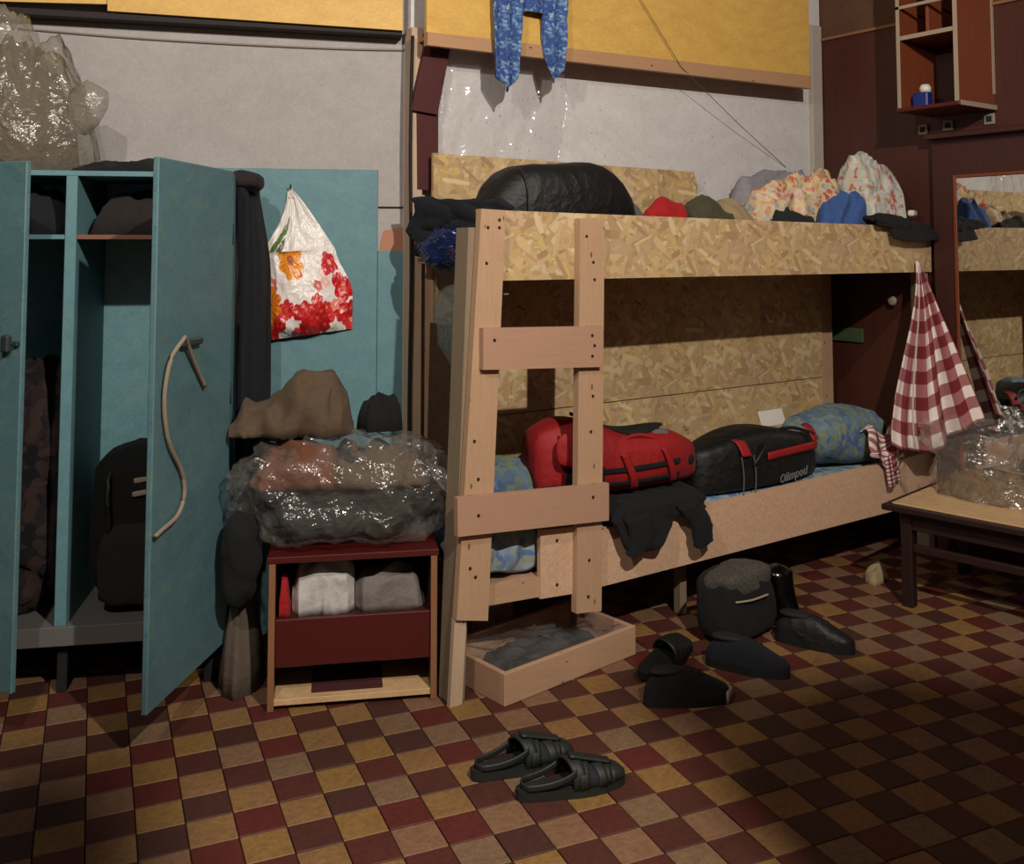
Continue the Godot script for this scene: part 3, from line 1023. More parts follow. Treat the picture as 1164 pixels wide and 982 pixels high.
	sheet(st, func(u: float, v: float) -> Vector3:
		# two tails joined at the top
		var x := lerpf(0.445, 0.845, u)
		var gap := exp(-pow((u - 0.53) / 0.10, 2.0))
		var tail := 2.02 + 0.10 * absf(u - 0.22) * 4.0 if u < 0.53 else 2.075 + 0.10 * absf(u - 0.76) * 4.0
		var low := lerpf(tail, 2.355, clampf(gap * 1.25, 0, 1))
		var y := lerpf(2.62, low, v)
		var pinch := 1.0 - 0.25 * v
		var mid := 0.52 if u < 0.53 else 0.775
		x = lerpf(mid, x, pinch)
		return Vector3(x, y, -0.470 + 0.016 * sin(u * 34.0 + v * 2.0) * (0.4 + v) + 0.008 * n3(Vector3(u * 8, v * 6, 1)))
		, 44, 30, 0.005)
	single("blue_towel", "blue and white patterned cloth hanging in two tails from the yellow shelf", "towel", st, M["blue_towel"], Vector3(0.64, 2.02, -0.47))

# ------------------------------------------------------------------ on the upper bunk
func make_upper_bunk_things() -> void:
	var y0 := 1.42
	# black duffel
	var t := thing("duffel_bag", "large soft black duffel bag on the upper bunk", "bag", Vector3(0.62, y0, -0.27))
	var st := begin(true)
	var sec := []
	for k in 15:
		var f := float(k) / 14.0
		var r := pow(sin(PI * clampf(f, 0.015, 0.985)), 0.28)
		sec.append([0.275 + f * 0.69, y0, y0 + 0.20 + 0.118 * r + 0.012 * sin(f * 11.0) - 0.16 * (1.0 - r), 0.16 * r, -0.27, 0.62])
	loft(st, sec, 30)
	part(t, "body", st, M["soft_black"])
	st = begin(true)
	tube(st, smooth_path([Vector3(0.375, 1.50, -0.112), Vector3(0.378, 1.60, -0.115), Vector3(0.378, 1.66, -0.14), Vector3(0.372, 1.70, -0.18)]), 0.003, 6)
	part(t, "zip", st, M["zip"])
	# dark bundle at the head end
	st = begin(true)
	sheet(st, func(u: float, v: float) -> Vector3:
		# folded dark trousers hung over the end of the bunk
		var x := 0.128 + 0.135 * u + 0.010 * n3(Vector3(u * 4, v * 4, 6))
		var z := lerpf(-0.50, -0.10, u) + 0.02 * n3(Vector3(u * 5, v * 6, 1))
		return Vector3(x, 1.592 - 0.205 * v - 0.02 * u, z + 0.02 * sin(v * 9.0)), 26, 18, 0.035)
	single("folded_trousers", "dark navy trousers folded over the head end of the upper bunk", "clothing", st, M["navy"], Vector3(0.14, 1.38, -0.3))
	st = begin(true)
	blob(st, Vector3(0.175, 1.405, -0.26), Vector3(0.055, 0.075, 0.155), 0.8, 0.12, 9.0, 2.0, 0.35, 1.33)
	single("blue_plastic_bag", "shiny blue plastic bag stuffed under the navy trousers", "bag", st, wrinkled(plain("blue_plastic", Color(0.06, 0.10, 0.25), 0.22), M["film_creases"], 1.0), Vector3(0.175, 1.33, -0.26))
	# small clothes behind the rail
	var rid := func(called: String, label: String, cat: String, prof: Array, zc: float, depth: float, sd: float, m: Material, crumple: float) -> void:
		var sf := begin(true)
		ridge(sf, y0, prof, zc, depth, sd, crumple)
		single(called, label, cat, sf, m, Vector3((prof[0].x + prof[prof.size() - 1].x) / 2, y0, zc))
	rid.call("red_garment", "small crumpled red garment on the upper bunk beside the black bag", "clothing", [Vector2(0.845, 0.02), Vector2(0.90, 0.13), Vector2(0.98, 0.175), Vector2(1.06, 0.16), Vector2(1.105, 0.02)], -0.068, 0.038, 4.0, M["red_cloth"], 0.012)
	rid.call("grey_garment", "grey garment peeping out between the black bag and the red garment", "clothing", [Vector2(0.97, 0.02), Vector2(1.02, 0.19), Vector2(1.10, 0.19), Vector2(1.16, 0.02)], -0.38, 0.08, 14.0, M["grey_cloth"], 0.015)
	rid.call("olive_garment", "crumpled olive-brown garment on the upper bunk right of the red one", "clothing", [Vector2(1.115, 0.02), Vector2(1.16, 0.16), Vector2(1.25, 0.19), Vector2(1.36, 0.15), Vector2(1.42, 0.02)], -0.13, 0.08, 9.0, M["olive_cloth"], 0.02)
	rid.call("khaki_garment", "crumpled pale khaki cloth between olive garment and floral duvet", "clothing", [Vector2(1.43, 0.08), Vector2(1.47, 0.18), Vector2(1.53, 0.19), Vector2(1.59, 0.17), Vector2(1.62, 0.05)], -0.25, 0.10, 19.0, M["khaki"], 0.025)
	rid.call("grey_pillow", "lilac-grey pillow lying behind the floral duvet against the wall", "pillow", [Vector2(1.72, 0.10), Vector2(1.82, 0.31), Vector2(2.05, 0.36), Vector2(2.25, 0.36), Vector2(2.40, 0.15)], -0.42, 0.075, 23.0, M["lilac_grey"], 0.02)
	rid.call("floral_duvet", "crumpled cream duvet with orange and red flowers on the upper bunk", "duvet", [Vector2(1.63, 0.05), Vector2(1.69, 0.20), Vector2(1.80, 0.25), Vector2(1.95, 0.30), Vector2(2.10, 0.33), Vector2(2.20, 0.33), Vector2(2.245, 0.10)], -0.235, 0.085, 31.0, M["floral"], 0.045)
	rid.call("floral_pillow", "pale floral pillow heaped on top at the foot of the upper bunk", "pillow", [Vector2(2.25, 0.20), Vector2(2.29, 0.385), Vector2(2.36, 0.40), Vector2(2.46, 0.385), Vector2(2.57, 0.37), Vector2(2.592, 0.26)], -0.16, 0.105, 37.0, M["floral_pale"], 0.045)
	rid.call("blue_garment", "bright blue crumpled garment in front of the floral duvet", "clothing", [Vector2(1.90, 0.03), Vector2(1.98, 0.19), Vector2(2.08, 0.23), Vector2(2.15, 0.25), Vector2(2.21, 0.22), Vector2(2.24, 0.03)], -0.07, 0.036, 41.0, M["bright_blue"], 0.03)
	rid.call("dark_garment", "dark grey-green garment at the rail in front of the floral duvet", "clothing", [Vector2(1.58, 0.03), Vector2(1.64, 0.155), Vector2(1.74, 0.15), Vector2(1.86, 0.12), Vector2(1.88, 0.03)], -0.06, 0.030, 43.0, cloth("dark_grey_green", Color(0.09, 0.11, 0.10)), 0.018)
	# black cap over the rail at the foot end
	t = thing("soft_hat", "limp black hat hung over the foot end of the upper rail", "hat", Vector3(2.42, 1.47, 0.0))
	st = begin(true)
	sheet(st, func(u: float, v: float) -> Vector3:
		var x := lerpf(2.16, 2.655, u) + 0.05 * v * (0.5 - u)
		var z := -0.09 + 0.125 * sin(minf(v * 2.2, 1.57)) + 0.008 * n3(Vector3(u * 6, v * 4, 9))
		var sag := 0.052 * (1.0 - pow(absf(u - 0.62) * 1.7, 2.0))
		var y := 1.545 + 0.025 * sin(u * 4.0) - (0.03 + sag * 1.3) * pow(v, 1.5) * 1.0 + 0.012 * n3(Vector3(u * 7, v * 5, 2))
		return Vector3(x, y, z), 30, 16, 0.012)
	part(t, "crown", st, M["black_cloth"])
	st = begin(true)
	sheet(st, func(u: float, v: float) -> Vector3:
		return Vector3(lerpf(2.28, 2.64, u), 1.500 - 0.045 * v - 0.012 * sin(u * PI), 0.038 + 0.018 * v), 18, 6, 0.008)
	part(t, "brim", st, M["black_cloth"])
	st = begin()
	box(st, Vector3(2.585, 1.578, -0.045), Vector3(0.06, 0.028, 0.03), 0.006, Basis(Vector3.UP, 0.3))
	single("white_packet", "tiny white packet on the black hat", "packet", st, M["white_plastic"], Vector3(2.585, 1.564, -0.045))

# ------------------------------------------------------------------ on the lower bunk
func make_lower_bunk_things() -> void:
	var y0 := 0.45
	# greenish pillow behind the ladder
	st_single_blob("green_pillow", "pale grey-green pillow behind the ladder on the lower bunk", "pillow", Vector3(0.36, 0.55, -0.33), Vector3(0.17, 0.095, 0.13), M["pillow_print"], 0.7, 0.10, 5.0, 4.0)
	# folded bedding visible between the boards
	var st := begin(true)
	sheet(st, func(u: float, v: float) -> Vector3:
		var x := lerpf(0.155, 0.50, u)
		return Vector3(x, 0.49 - 0.15 * v + 0.01 * sin(u * 12.0), -0.075 + 0.03 * sin(v * 2.6) + 0.012 * sin(u * 20.0 + v * 4.0)), 26, 14, 0.012)
	single("blue_blanket", "light blue patterned blanket bulging out behind the ladder above the short rail", "blanket", st, M["sheet_print"], Vector3(0.33, 0.34, -0.06))
	# red and black duffel
	var t := thing("sports_bag", "open red and black sports bag on the lower bunk", "bag", Vector3(0.82, 0.515, -0.20))
	y0 = 0.515
	st = begin(true)
	var sec := []
	for k in 17:
		var f := float(k) / 16.0
		var r := pow(sin(PI * clampf(f, 0.03, 0.97)), 0.32)
		var topy := lerpf(0.815, 0.69, f) + 0.02 * sin(f * 9.0)
		sec.append([0.45 + f * 0.70, y0, y0 + (topy - y0) * (0.68 + 0.32 * r), 0.145 * r, -0.20 + 0.05 * f, 0.68])
	loft(st, sec, 28)
	part(t, "body", st, M["bag_red"])
	var f_at := func(x: float) -> float: return (x - 0.45) / 0.70
	var top_at := func(x: float) -> float:
		var f: float = (x - 0.45) / 0.70
		return lerpf(0.815, 0.69, f) + 0.02 * sin(f * 9.0)
	var z_at := func(x: float, y: float) -> float:
		var f: float = (x - 0.45) / 0.70
		var r := pow(sin(PI * clampf(f, 0.03, 0.97)), 0.32)
		var topy: float = y0 + (top_at.call(x) - y0) * (0.68 + 0.32 * r)
		var c := clampf((y - (y0 + topy) / 2) / ((topy - y0) / 2), -1, 1)
		return -0.20 + 0.05 * f + 0.145 * r * pow(maxf(0.0, 1.0 - pow(absf(c), 2.0 / 0.68)), 0.34)
	# black panels and bands laid over the red body
	for band in [[0.50, 0.64, 0.66, 0.745], [0.60, 1.02, 0.605, 0.622], [0.60, 1.02, 0.555, 0.570], [0.52, 0.66, 0.55, 0.63]]:
		st = begin(true)
		sheet(st, func(u: float, v: float) -> Vector3:
			var x := lerpf(band[0], band[1], u)
			var y := lerpf(band[3], band[2], v)
			return Vector3(x, y, z_at.call(x, y) + 0.004), 14, 5, 0.006)
		part(t, "panel", st, M["black_cloth"], "black panel")
	# dark mouth with a little grey content
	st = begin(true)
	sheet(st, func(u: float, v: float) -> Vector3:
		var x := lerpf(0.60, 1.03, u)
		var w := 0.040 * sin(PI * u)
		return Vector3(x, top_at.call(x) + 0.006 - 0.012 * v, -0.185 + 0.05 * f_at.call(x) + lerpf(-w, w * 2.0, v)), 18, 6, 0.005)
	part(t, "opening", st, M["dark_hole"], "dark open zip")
	st = begin(true)
	blob(st, Vector3(0.965, 0.70, -0.095), Vector3(0.05, 0.022, 0.022), 0.9, 0.2, 14.0, 1.0, 0.1)
	part(t, "contents", st, M["grey_cloth"], "pale grey clothes showing in the opening")
	for x in [0.735, 0.93]:
		st = begin(true)
		sheet(st, func(u: float, v: float) -> Vector3:
			var yy := lerpf(0.67, 0.535, v)
			var xx: float = x + 0.06 * v + (u - 0.5) * 0.03
			return Vector3(xx, yy, z_at.call(xx, yy) + 0.012), 3, 12, 0.006)
		part(t, "strap", st, M["bag_red"])
	st = begin(true)
	tube(st, smooth_path([Vector3(0.73, 0.66, -0.045), Vector3(0.75, 0.705, -0.06), Vector3(0.83, 0.72, -0.07), Vector3(0.92, 0.70, -0.06), Vector3(0.93, 0.655, -0.045)]), 0.008, 8)
	part(t, "handle", st, M["bag_red"])
	st = begin(true)
	blob(st, Vector3(0.505, 0.705, -0.06), Vector3(0.045, 0.055, 0.012), 0.8, 0.05, 8.0, 3.0, -0.5)
	part(t, "end_pocket", st, M["bag_red"])
	st = begin(true)
	blob(st, Vector3(1.105, 0.60, -0.07), Vector3(0.022, 0.018, 0.012), 0.8, 0.05, 8.0, 3.0)
	part(t, "tab", st, M["black_cloth"])
	y0 = 0.45
	# black jumper left of it, and the black jacket over the rail
	st = begin(true)
	heap(st, Vector3(0.50, y0 - 0.005, -0.10), 0.20, 0.08, 0.115, 51.0, 0.02)
	single("black_jumper", "crumpled black jumper under the red sports bag behind the ladder", "clothing", st, M["black_cloth"], Vector3(0.50, y0, -0.10))
	t = thing("black_jacket", "black jacket draped over the lower rail with both sleeves hanging", "jacket", Vector3(0.87, 0.30, 0.02))
	st = begin(true)
	sheet(st, func(u: float, v: float) -> Vector3:
		var lows := [0.46, 0.36, 0.335, 0.345, 0.40, 0.44, 0.42, 0.44]
		var fu := u * 7.0
		var i := mini(int(fu), 6)
		var low := lerpf(lows[i], lows[i + 1], smoothstep(0, 1, fu - i))
		var x := lerpf(0.62, 1.08, u) + 0.012 * n3(Vector3(u * 5, v * 5, 3))
		var s := v * 1.35
		var y := 0.0
		var z := 0.0
		if s < 0.45:
			var k := s / 0.45
			y = 0.508 - 0.028 * k * k + 0.006 * n3(Vector3(u * 6, k * 3, 8))
			z = lerpf(-0.16, 0.025, sqrt(k))
		else:
			var k := (s - 0.45) / 0.9
			y = lerpf(0.48, low, k)
			z = 0.025 + 0.018 * sin(u * 17.0) * k + 0.015 * k
		return Vector3(x, y, maxf(z, 0.018) if s >= 0.45 else z), 40, 26, 0.014)
	part(t, "body", st, M["black_cloth"])
	for sl in [[Vector3(0.72, 0.47, 0.045), Vector3(0.735, 0.41, 0.055), Vector3(0.715, 0.350, 0.058), 0.056], [Vector3(0.98, 0.47, 0.04), Vector3(1.03, 0.40, 0.055), Vector3(1.045, 0.322, 0.055), 0.055]]:
		st = begin(true)
		sleeve(st, sl[0], sl[1], sl[2], sl[3])
		part(t, "sleeve", st, M["black_cloth"])
	# black bag with red trim
	t = thing("travel_bag", "black travel bag with red bands and grey lettering on the lower bunk", "bag", Vector3(1.52, 0.442, -0.12))
	st = begin(true)
	sec = []
	for k in 15:
		var f := float(k) / 14.0
		var r := pow(sin(PI * clampf(f, 0.03, 0.97)), 0.30)
		var ty := 0.655 + 0.022 * sin(f * 5.5 - 1.0)
		sec.append([1.165 + f * 0.695, 0.442, 0.442 + (ty - 0.442) * (0.8 + 0.2 * r), 0.115 * r, -0.135 + 0.01 * f, 0.45])
	loft(st, sec, 32)
	part(t, "body", st, M["soft_black"])
	var zf := -0.012
	st = begin(true)
	sheet(st, func(u: float, v: float) -> Vector3: return Vector3(lerpf(1.485, 1.80, u), lerpf(0.590, 0.560, v) + 0.012 * u, zf + 0.004 - 0.006 * u), 10, 3, 0.005)
	part(t, "band", st, M["bag_red"], "red band")
	st = begin(true)
	sheet(st, func(u: float, v: float) -> Vector3: return Vector3(lerpf(1.325, 1.375, u) + 0.012 * v, lerpf(0.650, 0.590, v), lerpf(-0.055, zf + 0.004, pow(v, 0.4))), 4, 8, 0.005)
	part(t, "flash", st, M["bag_red"], "red corner flash")
	st = begin(true)
	sheet(st, func(u: float, v: float) -> Vector3: return Vector3(lerpf(1.775, 1.83, u) + 0.008 * v, lerpf(0.662, 0.60, v), lerpf(-0.075, zf - 0.004, pow(v, 0.4)) - 0.02 * u), 4, 8, 0.005)
	part(t, "flash", st, M["bag_red"], "red corner flash")
	for x in [1.33, 1.40]:
		st = begin(true)
		tube(st, smooth_path([Vector3(x, 0.59, zf + 0.004), Vector3(x + 0.008, 0.52, zf + 0.007), Vector3(x + 0.004, 0.44, zf + 0.007)]), 0.0025, 6)
		part(t, "piping", st, plain("grey_piping", Color(0.35, 0.35, 0.36), 0.5))
	st = begin(true)
	tube(st, smooth_path([Vector3(1.40, 0.55, zf + 0.004), Vector3(1.44, 0.60, zf + 0.012), Vector3(1.55, 0.655, -0.05), Vector3(1.70, 0.66, -0.06), Vector3(1.80, 0.63, -0.03)]), 0.007, 8)
	part(t, "handle", st, M["soft_black"])
	var tm := TextMesh.new()
	tm.text = "Olimpod"
	var fo := SystemFont.new()
	fo.font_names = PackedStringArray(["Droid Sans"])
	tm.font = fo
	tm.font_size = 40
	tm.pixel_size = 0.0011
	tm.depth = 0.002
	var lt := MeshInstance3D.new()
	lt.name = "lettering"
	lt.mesh = tm
	lt.material_override = plain("letter_grey", Color(0.46, 0.46, 0.46), 0.6)
	t.add_child(lt)
	lt.transform = Transform3D(Basis(Vector3(1, 0.10, 0), Vector3(0.22, 1, 0), Vector3.BACK), Vector3(1.64, 0.484, zf + 0.0065) - bases[t])
	lt.set_meta("label", "grey lettering along the foot of the bag")
	# white paper behind it
	st = begin()
	box(st, Vector3(1.86, 0.652, -0.30), Vector3(0.16, 0.07, 0.004), 0.001, Basis(Vector3.RIGHT, -0.35))
	single("white_paper", "white sheet of paper standing behind the travel bag", "paper", st, M["white_plastic"], Vector3(1.86, 0.615, -0.30))
	# pillows
	st_single_blob("blue_pillow", "blue pillow with green and yellow print on the lower bunk by the towel", "pillow", Vector3(2.14, 0.570, -0.17), Vector3(0.27, 0.120, 0.135), M["pillow_print"], 0.75, 0.10, 4.0, 12.0)
	st_single_blob("pale_pillow", "pale blue cushion wedged between the two bags", "pillow", Vector3(1.20, 0.55, -0.36), Vector3(0.10, 0.12, 0.08), M["sheet_print"], 0.7, 0.10, 4.0, 22.0)
	# checked towel hanging from the rail corner
	t = thing("checked_towel", "maroon and white checked towel hanging from the foot corner of the bed", "towel", Vector3(2.55, 0.65, 0.08))
	st = begin(true)
	var edge_l := func(v: float) -> Vector3:
		return Vector3(lerpf(2.50, 2.21, smoothstep(0.0, 1.0, v)), lerpf(1.352, 0.56, v), 0.02 + 0.02 * v)
	var edge_r := func(v: float) -> Vector3:
		return Vector3(lerpf(2.53, 2.60, v), lerpf(1.352, 0.66, v), 0.02 + 0.235 * v)
	sheet(st, func(u: float, v: float) -> Vector3:
		var a: Vector3 = edge_l.call(v)
		var b: Vector3 = edge_r.call(v)
		var p := a.lerp(b, u)
		p.y -= 0.10 * v * sin(PI * clampf(u * 1.1, 0, 1)) * (1.0 - 0.45 * u)
		var fold := 0.032 * v * sin(u * 15.0 + 0.8) + 0.012 * sin(u * 31.0 + v * 3.0) * (0.3 + v)
		p += Vector3(-0.55, 0, 0.83) * (fold + 0.03 * v)
		return p, 56, 40, 0.004)
	part(t, "cloth", st, M["gingham"])
	st = begin(true)
	var hem := []
	for k in 15:
		var v := 0.06 + 0.92 * k / 14.0
		var a: Vector3 = edge_l.call(v)
		var b: Vector3 = edge_r.call(v)
		var p := a.lerp(b, 0.30)
		p.y -= 0.10 * v * sin(PI * 0.33) * 0.86
		var fold := 0.032 * v * sin(0.30 * 15.0 + 0.8) + 0.012 * sin(0.3 * 31.0 + v * 3.0) * (0.3 + v)
		hem.append(p + Vector3(-0.55, 0, 0.83) * (fold + 0.03 * v + 0.004))
	tube(st, hem, 0.004, 6)
	part(t, "white_hem", st, M["white_cloth"])
	# crumpled checked shirt below it
	t = thing("checked_shirt", "crumpled maroon checked cloth lying on the lower rail under the towel", "clothing", Vector3(2.30, 0.40, 0.0))
	st = begin(true)
	sheet(st, func(u: float, v: float) -> Vector3:
		var x := lerpf(2.12, 2.52, u) + 0.02 * sin(v * 6.0)
		var s := v * 1.3
		var drop := 0.02 + 0.085 * exp(-pow((u - 0.36) / 0.16, 2.0))
		var y := 0.60 + 0.03 * sin(u * 11.0 + v * 4.0) - 0.12 * s * s if s < 0.8 else 0.523 - (s - 0.8) / 0.5 * drop
		var z := lerpf(-0.03, 0.02, minf(s / 0.8, 1.0)) + (0.012 if s >= 0.8 else 0.0)
		return Vector3(x, maxf(y, 0.485) if s < 0.8 else y, z + 0.01 * sin(u * 19.0)), 36, 22, 0.006)
	part(t, "body", st, M["gingham"])
	st = begin(true)
	sheet(st, func(u: float, v: float) -> Vector3:
		return Vector3(lerpf(2.205, 2.30, u) + 0.03 * v, lerpf(0.49, 0.355, v) + 0.02 * u, 0.030 + 0.012 * sin(u * 6.0)), 8, 10, 0.006)
	part(t, "cuff", st, M["gingham"])

func sleeve(st: SurfaceTool, a: Vector3, b: Vector3, c: Vector3, r: float) -> void:
	var path := smooth_path([a, b, c], 8)
	var rows := []
	for i in path.size():
		var f := float(i) / (path.size() - 1)
		var row := []
		for k in 21:
			var th := TAU * (k % 20) / 20
			var rr := r * (1.0 - 0.12 * f) * (1.0 + 0.12 * n3(Vector3(cos(th) * 1.5, f * 5.0, sin(th) * 1.5 + a.x * 9.0)))
			row.append(path[i] + Vector3(cos(th) * rr, 0.010 * sin(th * 2.0), sin(th) * rr * 0.45))
		rows.append(row)
	grid(st, rows, true)
	for e in [0, path.size() - 1]:
		var mid: Vector3 = path[e]
		for k in 20:
			poly(st, [rows[e][k], rows[e][k + 1], mid], path[1] if e == 0 else path[path.size() - 2])

func st_single_blob(called: String, label: String, category: String, c: Vector3, r: Vector3, m: Material, e := 0.6, amp := 0.06, freq := 4.0, sd := 0.0, turn := 0.0, frame: Transform3D = HERE) -> void:
	var st := begin(true)
	blob(st, c, r, e, amp, freq, sd, turn, c.y - r.y)
	single(called, label, category, st, m, Vector3(c.x, c.y - r.y, c.z), frame)

# ------------------------------------------------------------------ right side: wardrobe, cabinet, table
func make_right_side() -> void:
	# wardrobe in the niche
	var t := thing("wardrobe", "dark brown wardrobe with a tall mirror on its door beside the bed foot", "wardrobe", Vector3(2.9, 0, 0.75))
	var st := begin()
	span(st, Vector3(2.655, 0.0, 0.015), Vector3(3.1, 1.93, 1.46), 0.003)
	part(t, "body", st, M["dark_wood"])
	st = begin()
	span(st, Vector3(2.60, 1.925, 0.012), Vector3(3.1, 1.95, 1.48), 0.003)
	part(t, "cornice", st, M["dark_wood"])
	st = begin()
	span(st, Vector3(2.635, 0.10, 0.03), Vector3(2.654, 1.90, 0.72), 0.003)
	var door := part(t, "door", st, M["dark_wood"])
	st = begin()
	span(st, Vector3(2.626, 0.22, 0.155), Vector3(2.635, 1.735, 0.62), 0.001)
	part(door, "mirror", st, M["mirror_glass"], "tall mirror")
	st = begin()
	for b in [[Vector3(2.622, 0.20, 0.138), Vector3(2.637, 1.75, 0.154)], [Vector3(2.622, 0.20, 0.621), Vector3(2.637, 1.75, 0.637)], [Vector3(2.622, 1.736, 0.155), Vector3(2.637, 1.75, 0.62)], [Vector3(2.622, 0.20, 0.155), Vector3(2.637, 0.219, 0.62)]]:
		span(st, b[0], b[1], 0.002)
	part(door, "mirror_frame", st, M["cabinet_wood"])
	st = begin()
	span(st, Vector3(2.635, 0.10, 0.726), Vector3(2.654, 1.90, 1.43), 0.003)
	door = part(t, "door", st, M["dark_wood"])
	st = begin(true)
	tube(st, smooth_path([Vector3(2.634, 1.0, 0.80), Vector3(2.61, 0.99, 0.80), Vector3(2.61, 0.91, 0.80), Vector3(2.634, 0.90, 0.80)]), 0.005, 6)
	part(door, "handle", st, M["steel"])
	# wall cabinet above
	t = thing("wall_cabinet", "small open brown cabinet with worn pale edges hanging above the wardrobe", "cabinet", Vector3(2.54, 2.04, 0.17))
	var x0 := 2.389
	var x1 := 2.688
	var z0 := 0.02
	var z1 := 0.318
	var yb := 2.055
	var yt := 2.74
	st = begin()
	span(st, Vector3(x0 - 0.012, yb - 0.018, z0 - 0.005), Vector3(x1, yb, z1 + 0.005), 0.002)
	part(t, "bottom_board", st, M["red_wood"])
	st = begin()
	span(st, Vector3(x0, yb, z1 - 0.016), Vector3(x1, yt, z1), 0.001)
	part(t, "side_board", st, M["cabinet_wood"])
	st = begin()
	span(st, Vector3(x0, yb, z0), Vector3(x1, yt, z0 + 0.016), 0.001)
	part(t, "side_board", st, M["cabinet_wood"])
	st = begin()
	span(st, Vector3(x0, yt, z0), Vector3(x1, yt + 0.016, z1), 0.001)
	part(t, "top_board", st, M["cabinet_wood"])
	st = begin()
	span(st, Vector3(x1 - 0.006, yb, z0 + 0.016), Vector3(x1, yt, z1 - 0.016), 0.001)
	part(t, "back_board", st, M["dark_wood"])
	st = begin()
	span(st, Vector3(x0 + 0.004, 2.372, z0 + 0.016), Vector3(x1 - 0.006, 2.388, z1 - 0.016), 0.001)
	part(t, "shelf", st, M["cabinet_wood"])
	st = begin()
	span(st, Vector3(x0 + 0.03, 2.388, 0.15), Vector3(x1 - 0.006, yt, 0.164), 0.001)
	part(t, "divider", st, M["cabinet_wood"])
	# pale worn edging strips
	for b in [[Vector3(x0 - 0.003, yb, z0), Vector3(x0, yt, z0 + 0.018)], [Vector3(x0 - 0.003, yb, z1 - 0.02), Vector3(x0, yt, z1)], [Vector3(x1 - 0.022, yb + 0.055, z1), Vector3(x1, yt, z1 + 0.003)], [Vector3(x0, yb - 0.018, z1 + 0.005), Vector3(x1, yb + 0.004, z1 + 0.008)], [Vector3(x0 + 0.001, 2.37, z0 + 0.016), Vector3(x0 + 0.004, 2.39, z1 - 0.02)], [Vector3(x0 - 0.003, 2.515, z0), Vector3(x0, 2.53, z1 - 0.018)]]:
		st = begin()
		span(st, b[0], b[1], 0.0008)
		part(t, "edging", st, M["cream"])
	# small pack in the cabinet
	t = thing("small_pack", "small blue and white pack on the bottom of the wall cabinet", "pack", Vector3(2.46, yb, 0.10))
	st = begin()
	box(st, Vector3(2.46, yb + 0.035, 0.10), Vector3(0.05, 0.07, 0.075), 0.006)
	part(t, "box", st, plain("pack_blue", Color(0.06, 0.14, 0.42), 0.4))
	st = begin(true)
	lathe(st, Vector3(2.46, yb + 0.07, 0.115), [Vector2(0, 0), Vector2(0.024, 0.0), Vector2(0.026, 0.02), Vector2(0.018, 0.035), Vector2(0, 0.038)], 12)
	part(t, "cap", st, M["white_plastic"])
	# sockets on the wall under it
	var spots := [["square pale wall socket below the far side of the wall cabinet", Vector3(2.690, 1.985, -0.04), 0.05], ["pale wall socket below the middle of the wall cabinet", Vector3(2.690, 1.992, 0.09), 0.052], ["pale wall socket below the near side of the wall cabinet", Vector3(2.690, 2.0, 0.29), 0.05]]
	for s in spots:
		t = thing("wall_socket", s[0], "socket", s[1], HERE, "sockets under the wall cabinet")
		st = begin()
		box(st, s[1] + Vector3(-0.006, 0, 0), Vector3(0.012, s[2], s[2]), 0.003)
		part(t, "plate", st, plain("old_white", Color(0.50, 0.46, 0.38), 0.6))
		st = begin()
		box(st, s[1] + Vector3(-0.0125, 0, 0), Vector3(0.003, 0.026, 0.026), 0.001)
		part(t, "insert", st, M["dark_hole"])
	# card and knob on the right wall under the upper bunk
	st = begin()
	span(st, Vector3(2.672, 0.935, -0.575), Vector3(2.689, 1.005, -0.395), 0.002)
	single("green_card", "small green card fixed to the dark wall at the bed foot", "card", st, textured("green_card", mottled(Color(0.20, 0.29, 0.18), Color(0.26, 0.32, 0.18), 1.5, 0.05, 64), Vector3.ONE * 4, 0.6), Vector3(2.68, 0.935, -0.485))
	t = thing("wall_peg", "round white peg on the dark wall under the upper rail", "peg", Vector3(2.69, 1.155, -0.21))
	st = begin(true)
	blob(st, Vector3(2.655, 1.155, -0.21), Vector3(0.012, 0.024, 0.024), 1.0, 0.0)
	part(t, "cap", st, M["cream"])
	st = begin(true)
	tube(st, [Vector3(2.66, 1.155, -0.21), Vector3(2.69, 1.155, -0.21)], 0.008, 8)
	part(t, "stem", st, M["cream"])
	# two hooks on the back board under the upper bunk
	for i in 2:
		var x := 2.065 + i * 0.075
		st = begin(true)
		tube(st, smooth_path([Vector3(x - 0.006, 1.115, -0.505), Vector3(x - 0.01, 1.09, -0.49), Vector3(x - 0.004, 1.065, -0.475), Vector3(x + 0.016, 1.068, -0.47), Vector3(x + 0.02, 1.105, -0.47)]), 0.0055, 6)
		single("white_hook", ["left white hook on the back board under the upper bunk", "right white hook on the back board under the upper bunk"][i], "hook", st, M["white_plastic"], Vector3(x, 1.09, -0.49), HERE, "hooks on the back board")
	# table
	var fr := Transform3D(Basis(Vector3.UP, 0.16), Vector3(1.86, 0, 0.285))
	t = thing("low_table", "low dark brown table with a cream top beside the bed foot", "table", Vector3(0.35, 0, 0.55), fr)
	st = begin()
	span(st, Vector3(-0.035, 0.375, -0.02), Vector3(0.64, 0.398, 1.12), 0.004)
	part(t, "table_top", st, M["shaded_table_wood"])
	st = begin()
	span(st, Vector3(0.0, 0.398, 0.01), Vector3(0.62, 0.404, 1.09), 0.001)
	part(t, "cream_panel", st, M["cream_top"])
	for lx in [0.02, 0.575]:
		for lz in [0.03, 1.05]:
			st = begin()
			span(st, Vector3(lx, 0.0, lz), Vector3(lx + 0.045, 0.375, lz + 0.045), 0.004)
			part(t, "leg", st, M["shaded_table_wood"])
	for b in [[Vector3(0.025, 0.30, 0.075), Vector3(0.045, 0.374, 1.05)], [Vector3(0.595, 0.30, 0.075), Vector3(0.615, 0.374, 1.05)], [Vector3(0.065, 0.30, 0.04), Vector3(0.575, 0.374, 0.06)]]:
		st = begin()
		span(st, b[0], b[1], 0.002)
		part(t, "apron", st, M["shaded_table_wood"])
